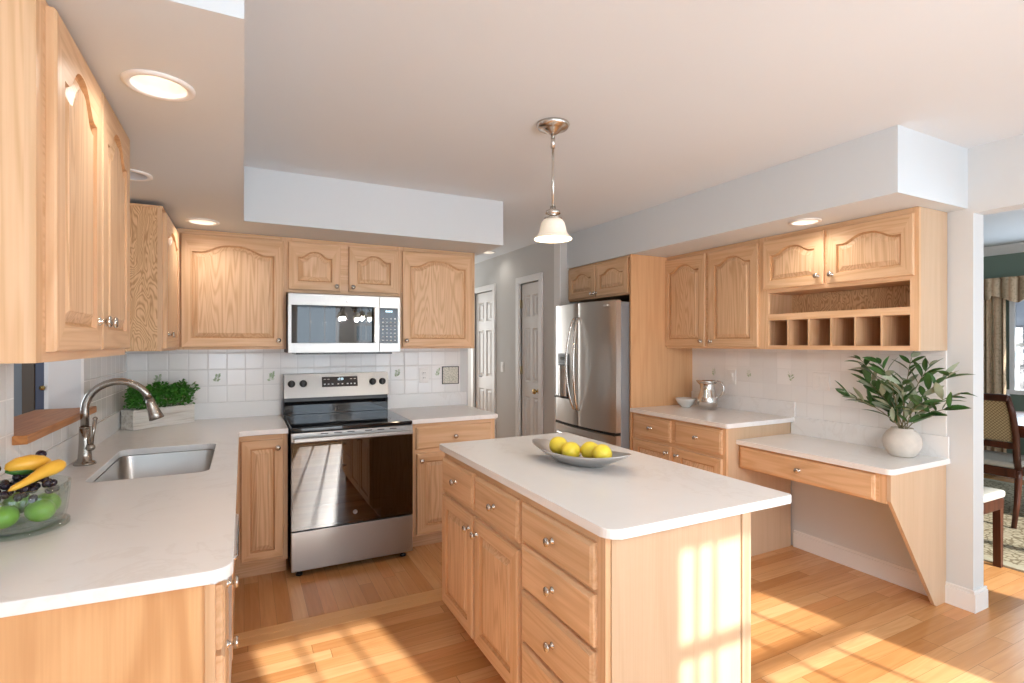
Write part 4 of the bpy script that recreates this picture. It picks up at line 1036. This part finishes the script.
for i in range(2300):
    x = rnd.uniform(-0.055, pw_ + 0.0); y = rnd.uniform(-0.035, 0.112); top = 0.235 + 0.030 * math.sin(x * 31) * math.cos(y * 40 + x * 14) + 0.012 * math.sin(x * 90)
    z = rnd.uniform(0.115, top) if rnd.random() < 0.5 else top - abs(rnd.gauss(0, 0.02))
    if (x < 0.0 or x > pw_ or y < 0.0) and z < 0.135: z = rnd.uniform(0.135, max(0.14, top - 0.02))
    if y > 0.02: x = max(x, 0.035)
    y = min(y, 0.088)
    dd = Vector((rnd.uniform(-1, 1), rnd.uniform(-1, 0.15), rnd.uniform(-0.1, 1)))
    leaf(fo, Vector((x, y, z)), dd, rnd.uniform(0.017, 0.028), rnd.uniform(0.0055, 0.0085), BOXW, rnd.uniform(-1, 1), 0.2)
fs = fo.build('foliage', pn)
# glass fruit bowl
bx, by = -0.567, 1.945
gb = thing('fruit_bowl', 'clear glass footed bowl filled with fruit on the sink counter', 'bowl', (bx, by, CT))
B(BOWLG).lathe([(0.0, 0.012), (0.090, 0.012), (0.104, 0.020), (0.110, 0.045), (0.114, 0.085), (0.117, 0.124), (0.1135, 0.125), (0.1095, 0.085), (0.105, 0.047), (0.098, 0.026), (0.085, 0.019), (0.0, 0.018)], 48).build('body', gb)
B(BOWLG).lathe([(0.0, 0.0), (0.106, 0.0), (0.1145, 0.003), (0.115, 0.012), (0.108, 0.0135), (0.092, 0.0115), (0.0, 0.0115)], 48).build('foot', gb)
apple0 = B(LIME).ball((0, 0, 0), 0.0345, seg=20, sc=(1, 1, 0.9), prof=lambda z: 1.0).build('apple', None)
aps = [(-0.012, -0.060, 0.054, 'green apple at the front of the glass bowl'), (0.058, -0.030, 0.054, 'green apple next to the sink side of the glass bowl'), (0.052, 0.046, 0.054, 'green apple on the faucet side of the glass bowl'), (-0.062, 0.008, 0.054, 'green apple against the wall side of the glass bowl'), (-0.020, 0.066, 0.058, 'green apple at the rear of the glass bowl')]
for i, (x, y, z, lb) in enumerate(aps):
    o = apple0 if i == 0 else apple0.copy()
    if i: COL.objects.link(o)
    o.location = (bx + x, by + y, CT + z); o.rotation_euler = (0.2 * i, 0.1 * i, i); tag(o, lb, 'apple', 'green apples in the glass bowl')
bn = thing('grape_bunch', 'bunch of black grapes heaped in the glass bowl', 'grapes', (bx, by, CT + 0.105))
rnd = random.Random(3); g0 = None; spots = []
for tries in range(4000):
    if len(spots) >= 46: break
    a = rnd.uniform(0, 2 * PI); rr = 0.088 * math.sqrt(rnd.random()); z = rnd.uniform(-0.010, 0.052 - 0.35 * rr)
    p = Vector((rr * math.cos(a), rr * math.sin(a), z))
    if all((p - s_).length > 0.0185 for s_ in spots): spots.append(p)
for p in spots:
    if g0 is None: g0 = B(GRAPE).ball((0, 0, 0), 0.0105, seg=12, sc=(1, 1, 1.15)).build('grape', bn); g = g0
    else: g = g0.copy(); COL.objects.link(g); g.parent = bn
    g.location = p; g.rotation_euler = (rnd.uniform(0, 3), rnd.uniform(0, 3), 0)
g = g0.copy(); COL.objects.link(g); g.parent = bn; g.location = (0.034, 0.066, 0.090); g.scale = (1.25, 1.25, 1.1)
g = g0.copy(); COL.objects.link(g); g.parent = bn; g.location = (-0.045, -0.006, 0.070); g.scale = (1.25, 1.25, 1.1)
def gourd(P, R, m): return B(m).tube(P, R, 18)
sq = thing('squash', 'yellow crookneck squash resting across the rim of the glass bowl', 'squash', (bx, by, CT))
q = B(SQUASH); q.tube([(0.006, -0.082, 0.128), (0.013, -0.073, 0.132), (0.029, -0.055, 0.139), (0.044, -0.036, 0.148), (0.059, -0.014, 0.157), (0.074, 0.008, 0.163), (0.086, 0.026, 0.166), (0.092, 0.036, 0.166), (0.095, 0.041, 0.166)], [0.002, 0.0075, 0.0095, 0.0120, 0.0170, 0.0205, 0.0180, 0.0110, 0.002], 18); q.build('body', sq)
sq = thing('squash', 'plump yellow and green squash lying behind the crookneck one', 'squash', (bx, by, CT))
q = B(SQUASH); q.tube([(-0.030, 0.010, 0.170), (-0.025, 0.013, 0.172), (-0.008, 0.022, 0.176), (0.018, 0.036, 0.177), (0.044, 0.049, 0.174), (0.056, 0.056, 0.171), (0.059, 0.058, 0.170)], [0.002, 0.013, 0.0215, 0.025, 0.020, 0.010, 0.002], 18); q.build('body', sq)
B(GSKIN).tube([(-0.028, 0.008, 0.163), (-0.008, 0.018, 0.162), (0.016, 0.031, 0.162), (0.038, 0.042, 0.165)], [0.004, 0.014, 0.016, 0.005], 14).build('green_underside', sq)

# ------------------------------------------------------------------ electrical plates and the small plaque
def plate(label, cat, name, loc, rz, kind, w_=0.075, h_=0.118):
    t = thing(name, label, cat, loc, rz)
    B(WHITEP).box(-w_ / 2, w_ / 2, -0.006, 0, -h_ / 2, h_ / 2, bev=0.003).build('cover_plate', t)
    if kind == 'outlet':
        q = B(WHITEP, DGREY)
        for z in (-0.021, 0.021):
            q.box(-0.017, 0.017, -0.008, -0.004, z - 0.014, z + 0.014, WHITEP, bev=0.002)
            q.box(-0.008, -0.005, -0.0085, -0.007, z - 0.004, z + 0.006, DGREY); q.box(0.005, 0.008, -0.0085, -0.007, z - 0.004, z + 0.006, DGREY)
        q.build('socket', t)
    elif kind == 'double':
        q = B(WHITEP, DGREY)
        for x in (-0.024, 0.024):
            q.box(x - 0.016, x + 0.016, -0.008, -0.004, -0.033, 0.033, WHITEP, bev=0.002)
        q.build('rocker', t)
    else:
        B(WHITEP).box(-0.016, 0.016, -0.008, -0.004, -0.033, 0.033, bev=0.002).box(-0.012, 0.012, -0.011, -0.006, 0.0, 0.030, bev=0.002).build('rocker', t)
    return t
plate('white wall outlet on the tiles between range and plaque', 'outlet', 'wall_outlet', (1.325, WB - 0.010, 1.172), 0, 'outlet')
plate('single white switch plate on tiles above the silver pitcher', 'switch', 'light_switch', (WR - 0.010, 2.925, 1.170), ROT_R, 'switch')
plate('double white switch plate on tiles above the desk', 'switch', 'light_switch', (WR - 0.010, 2.198, 1.178), ROT_R, 'double', 0.115, 0.118)
plate('white switch plate between the two hall doors', 'switch', 'light_switch', (2.72, 5.57, 1.157), ROT_R, 'switch')
pq = thing('tile_plaque', 'small square floral tile plaque with black rim on the splash tiles', 'plaque', (1.555, WB - 0.010, 1.168))
s_ = 0.074
B(BLACK).box(-s_, s_, -0.010, 0, -s_, -s_ + 0.006).box(-s_, s_, -0.010, 0, s_ - 0.006, s_).box(-s_, -s_ + 0.006, -0.010, 0, -s_, s_).box(s_ - 0.006, s_, -0.010, 0, -s_, s_).build('rim', pq)
q = N('floral_tile'); oo = q.obj(); v = q.n('ShaderNodeTexVoronoi'); q.l(q.vmul(oo, (30, 30, 30)), v.inputs['Vector'])
q.set(color=q.ramp(v.outputs['Distance'], [(0.0, (0.16, 0.18, 0.13)), (0.32, (0.34, 0.36, 0.27)), (0.42, (0.66, 0.63, 0.54)), (1.0, (0.70, 0.67, 0.58))]), rough=0.25)
B(q.m).box(-s_ + 0.006, s_ - 0.006, -0.006, 0, -s_ + 0.006, s_ - 0.006).build('tile_face', pq)

# ------------------------------------------------------------------ dining room things
def fabric(name, cols, scale, axis):
    q = N(name); o = q.obj(); X, Y, Z = q.sep(o); u = dict(x=X, y=Y, z=Z)[axis]
    f = q.math('FRACT', q.math('MULTIPLY', u, scale))
    c = q.ramp(f, [(i / len(cols), c_) for i, c_ in enumerate(cols)])
    n = q.noise(o, 45, 4, 0.65, 0.8)
    c = q.mix(q.math('MULTIPLY', q.math('GREATER_THAN', n, 0.56), 0.35), c, (0.16, 0.11, 0.06, 1))
    q.set(color=c, rough=0.9, spec=0.1); q.bump(q.noise(o, 300, 2), 0.2, 0.002); return q.m
CURT = fabric('striped_drapery', [(0.60, 0.46, 0.32), (0.52, 0.38, 0.25), (0.16, 0.085, 0.045), (0.66, 0.53, 0.38), (0.60, 0.47, 0.32), (0.36, 0.22, 0.13), (0.64, 0.50, 0.35)], 7.0, 'y')
def weave():
    q = N('gold_lattice_upholstery'); o = q.obj(); X, Y, Z = q.sep(o)
    a = q.math('SINE', q.math('MULTIPLY', q.math('ADD', Y, Z), 260)); b_ = q.math('SINE', q.math('MULTIPLY', q.math('SUBTRACT', Y, Z), 260))
    m = q.math('GREATER_THAN', q.math('MAXIMUM', a, b_), 0.72)
    q.set(color=q.mix(m, (0.46, 0.36, 0.20, 1), (0.20, 0.14, 0.075, 1)), rough=0.85); return q.m
WEAVE = weave(); SEATF = plain('cream_seat_fabric', (0.44, 0.42, 0.37), 0.9, 0, 0.08, 60)
def drape(y0, y1, z0, z1, x, folds, depth, n=60, flare=0.0):
    f_, k_ = [], []
    for z in (z0, (z0 + z1) / 2, z1):
        t = (z1 - z) / (z1 - z0)
        row = []
        for i in range(n + 1):
            u = i / n; y = y0 + (y1 - y0) * u
            row.append((x - 0.03 - depth * (0.5 + 0.5 * math.sin(2 * PI * folds * u + 0.6 * math.sin(u * 9))) * (0.75 + 0.25 * t), y + flare * t, z))
        f_.append(row); k_.append([(p[0] + 0.012, p[1], p[2]) for p in row])
    q = B(CURT); q.loops(f_, smooth=True, closed=False); q.loops(k_, smooth=True, closed=False)
    for i in (0, 2): q.loops([f_[i], k_[i]], closed=False)
    return q
tag(drape(2.590, 2.80, 0.03, 2.08, DX - 0.02, 3.0, 0.045, flare=-0.01).build('curtain'), 'striped brown drapery panel hanging beside the dining window', 'curtain')
# valance with a swagged lower edge
n = 90; fr_, bk = [], []
for i in range(n + 1):
    u = i / n; y = 1.10 + (2.82 - 1.10) * u
    low = 1.86 + 0.10 * abs(math.sin(PI * (2.82 - y) / 0.58 + PI * 0.42)) - (0.05 if y > 2.70 else 0)
    xx = DX - 0.115 - 0.018 * math.sin(2 * PI * 11 * u)
    fr_.append((xx, y, low)); bk.append((xx + 0.004, y, 2.138))
q = B(CURT); q.loops([fr_, [((a[0] + b_[0]) / 2 - 0.008, a[1], (a[2] + b_[2]) / 2) for a, b_ in zip(fr_, bk)], bk], smooth=True, closed=False)
q.loops([[(p[0] + 0.012, p[1], p[2]) for p in fr_], [(p[0] + 0.012, p[1], p[2]) for p in bk]], closed=False)
q.loops([fr_, [(p[0] + 0.012, p[1], p[2]) for p in fr_]], closed=False)
q.box(DX - 0.115, DX - 0.005, 2.808, 2.82, 1.90, 2.138); q.box(DX - 0.115, DX - 0.005, 1.10, 2.82, 2.125, 2.138)
tag(q.build('valance'), 'striped brown scalloped valance above the dining window', 'valance')
q = N('grey_shade_fabric'); tl = q.n('ShaderNodeBsdfTranslucent'); tl.inputs[0].default_value = (0.55, 0.58, 0.63, 1); mx = q.n('ShaderNodeMixShader'); mx.inputs[0].default_value = 0.55
q.set(color=q.mix(q.noise(q.obj(), 40, 3), (0.46, 0.48, 0.52, 1), (0.56, 0.58, 0.62, 1)), rough=0.8)
q.l(q.b.outputs[0], mx.inputs[1]); q.l(tl.outputs[0], mx.inputs[2]); q.l(mx.outputs[0], q.out.inputs[0])
tag(B(q.m).box(DX + 0.005, DX + 0.015, 1.30, 2.53, 1.62, 2.02).box(DX, DX + 0.02, 1.30, 2.53, 1.605, 1.625).build('window_shade'), 'pale grey pulled-down shade in the upper dining window', 'shade')
def dining_chair(label, loc, rz):
    """local: faces +x, rear legs at x=0"""
    t = thing('dining_chair', label, 'chair', loc, rz, 'dining chairs')
    w2 = 0.235
    bf = B(W_DARK)
    for s_ in (1, -1):
        bf.tube([(0.045, s_ * w2, 0.44), (0.020, s_ * w2, 0.55), (0.005, s_ * (w2 + 0.002), 0.70), (-0.035, s_ * (w2 - 0.005), 0.88), (-0.085, s_ * (w2 - 0.02), 1.02)], [0.024, 0.024, 0.023, 0.022, 0.020], 8)
    bf.box(-0.105, -0.055, -w2 + 0.005, w2 - 0.005, 0.975, 1.03, bev=0.012); bf.box(-0.008, 0.028, -w2, w2, 0.60, 0.65, bev=0.006)
    bf.build('back_frame', t)
    pad = B(WEAVE)
    pad.prism([(0.020, 0.655), (0.000, 0.76), (-0.035, 0.88), (-0.070, 0.978), (-0.045, 0.985), (-0.010, 0.89), (0.030, 0.76), (0.045, 0.66)], -w2 + 0.022, w2 - 0.022, axis='y'); pad.build('back_pad', t)
    B(SEATF).box(0.02, 0.475, -0.235, 0.235, 0.445, 0.495, bev=0.018, seg=3).build('seat_pad', t)
    B(W_DARK).box(0.02, 0.465, -0.228, 0.228, 0.375, 0.445, bev=0.005).build('seat_frame', t)
    for s_ in (1, -1):
        B(W_DARK).tube([(0.045, s_ * w2, 0.45), (0.050, s_ * w2, 0.36), (0.030, s_ * w2, 0.20), (-0.030, s_ * w2, 0.0)], [0.025, 0.024, 0.021, 0.017], 8).build('leg', t)
        B(W_DARK).prism([(-0.022, 0.40), (0.022, 0.40), (0.016, 0.0), (-0.014, 0.0)], -0.02, 0.02, axis='y').xf(Matrix.Translation((0.44, s_ * 0.205, 0))).build('leg', t)
    return t
RUGZ = 0.012
dining_chair('mahogany chair with gold lattice back pulled up to the dining table', (5.31, 2.075, RUGZ), 0)
dining_chair('mahogany chair against the dining wall, only seat corner and leg showing', (3.885, 1.79, 0.0), 0)
tb_ = thing('dining_table', 'dark mahogany dining table beside the snowy window', 'table', (6.25, 2.05, RUGZ))
B(W_DARKH).prism(rrect(-0.62, 0.55, -0.85, 0.85, 0.12), 0.725, 0.755, bev=0.006).build('table_top', tb_)
B(W_DARKH).box(-0.42, 0.42, -0.68, 0.68, 0.63, 0.725).build('apron', tb_)
for sx in (-1, 1):
    for sy in (-1, 1): B(W_DARK).tube([(sx * 0.36, sy * 0.62, 0.63), (sx * 0.37, sy * 0.63, 0.4), (sx * 0.38, sy * 0.64, 0.0)], [0.04, 0.034, 0.022], 10).build('leg', tb_)
def rugm():
    q = N('patterned_wool_rug'); o = q.obj()
    v = q.n('ShaderNodeTexVoronoi', feature='DISTANCE_TO_EDGE'); q.l(q.vadd(q.vmul(o, (4.5, 4.5, 1)), q.vmul(q.n('ShaderNodeTexNoise').outputs['Color'], (0.5, 0.5, 0.5))), v.inputs['Vector'])
    c = q.ramp(v.outputs['Distance'], [(0.0, (0.17, 0.135, 0.09)), (0.06, (0.20, 0.16, 0.10)), (0.10, (0.34, 0.29, 0.20)), (0.30, (0.42, 0.37, 0.27)), (0.5, (0.26, 0.20, 0.13))])
    q.set(color=c, rough=0.95, spec=0.05); q.bump(q.noise(o, 400, 2), 0.4, 0.003); return q.m
rug = thing('rug', 'patterned olive and beige rug under the dining table', 'rug', (5.65, 1.95, 0))
B(rugm()).box(-1.22, 1.25, -1.05, 1.2, 0.0, RUGZ - 0.001).build('field', rug)
B(plain('rug_border_wool', (0.38, 0.34, 0.24), 0.95, 0, 0.2, 30)).box(-1.30, -1.22, -1.13, 1.28, 0, RUGZ).box(1.25, 1.33, -1.13, 1.28, 0, RUGZ).box(-1.22, 1.25, -1.13, -1.05, 0, RUGZ).box(-1.22, 1.25, 1.2, 1.28, 0, RUGZ).build('border', rug)
# snowy trees outside the dining window
BARK = plain('snowy_bark', (0.24, 0.22, 0.21), 0.9, 0, 0.6, 14)
rnd = random.Random(2)
for i, (x, y, h_, lb) in enumerate(((12.5, 4.35, 6.5, 'bare snow-dusted tree nearest the dining window'), (17.5, 6.15, 7.5, 'bare snowy tree farther out beyond the dining window'), (22.5, 7.8, 6.0, 'slender snowy sapling beyond the dining window'))):
    t = thing('snowy_tree', lb, 'tree', (x, y, -0.52), 0, 'snowy trees outside')
    B(BARK).tube([(0, 0, 0), (0.05, 0, h_ * 0.4), (0, 0.1, h_)], [0.14, 0.10, 0.02], 8).build('trunk', t)
    q = B(BARK, SNOW)
    for k in range(95):
        z = rnd.uniform(0.5, h_ * 0.9); a = rnd.uniform(0, 2 * PI); L = rnd.uniform(0.6, 1.6)
        p0 = Vector((0, 0, z)); p1 = p0 + Vector((math.cos(a) * L * 0.6, math.sin(a) * L * 0.6, 0.25 * L)); p2 = p0 + Vector((math.cos(a + 0.3) * L, math.sin(a + 0.3) * L, rnd.uniform(0.2, 0.8) * L))
        q.tube([tuple(p0), tuple(p1), tuple(p2)], [0.03, 0.02, 0.006], 5, BARK if k % 3 else SNOW)
    q.build('branches', t)
# chandelier over the breakfast area behind the camera (mirrored in the microwave glass)
ch = thing('chandelier', 'nickel chandelier with small glass bell shades, mirrored in the microwave', 'chandelier', (1.45, -0.35, CZ))
B(NICKEL).lathe([(0, 0), (0.065, 0), (0.06, -0.02), (0.015, -0.03), (0.008, -0.05), (0.008, -0.50), (0.03, -0.52), (0.04, -0.56), (0.02, -0.60), (0.0, -0.61)], 24).build('stem', ch)
for k in range(5):
    a = 2 * PI * k / 5; dx, dy = math.cos(a), math.sin(a)
    arm = B(NICKEL).tube([(0.02 * dx, 0.02 * dy, -0.56), (0.10 * dx, 0.10 * dy, -0.47), (0.19 * dx, 0.19 * dy, -0.50), (0.22 * dx, 0.22 * dy, -0.58)], 0.007, 8).build('arm', ch)
    B(SHADE).lathe([(0.02, -0.58), (0.035, -0.59), (0.045, -0.63), (0.065, -0.67), (0.062, -0.67), (0.042, -0.63), (0.03, -0.592)], 20, c=(0.22 * dx, 0.22 * dy, 0)).build('lamp_shade', arm)
    B(BULB).ball((0.22 * dx, 0.22 * dy, -0.635), 0.020, seg=10).build('bulb', arm)
    d = bpy.data.lights.new('chandelier_lamp', 'POINT'); d.energy = 12; d.color = (1, 0.97, 0.93); d.shadow_soft_size = 0.03
    o = bpy.data.objects.new('chandelier_lamp', d); COL.objects.link(o); o.parent = arm; o.location = (0.22 * dx, 0.22 * dy, -0.69)
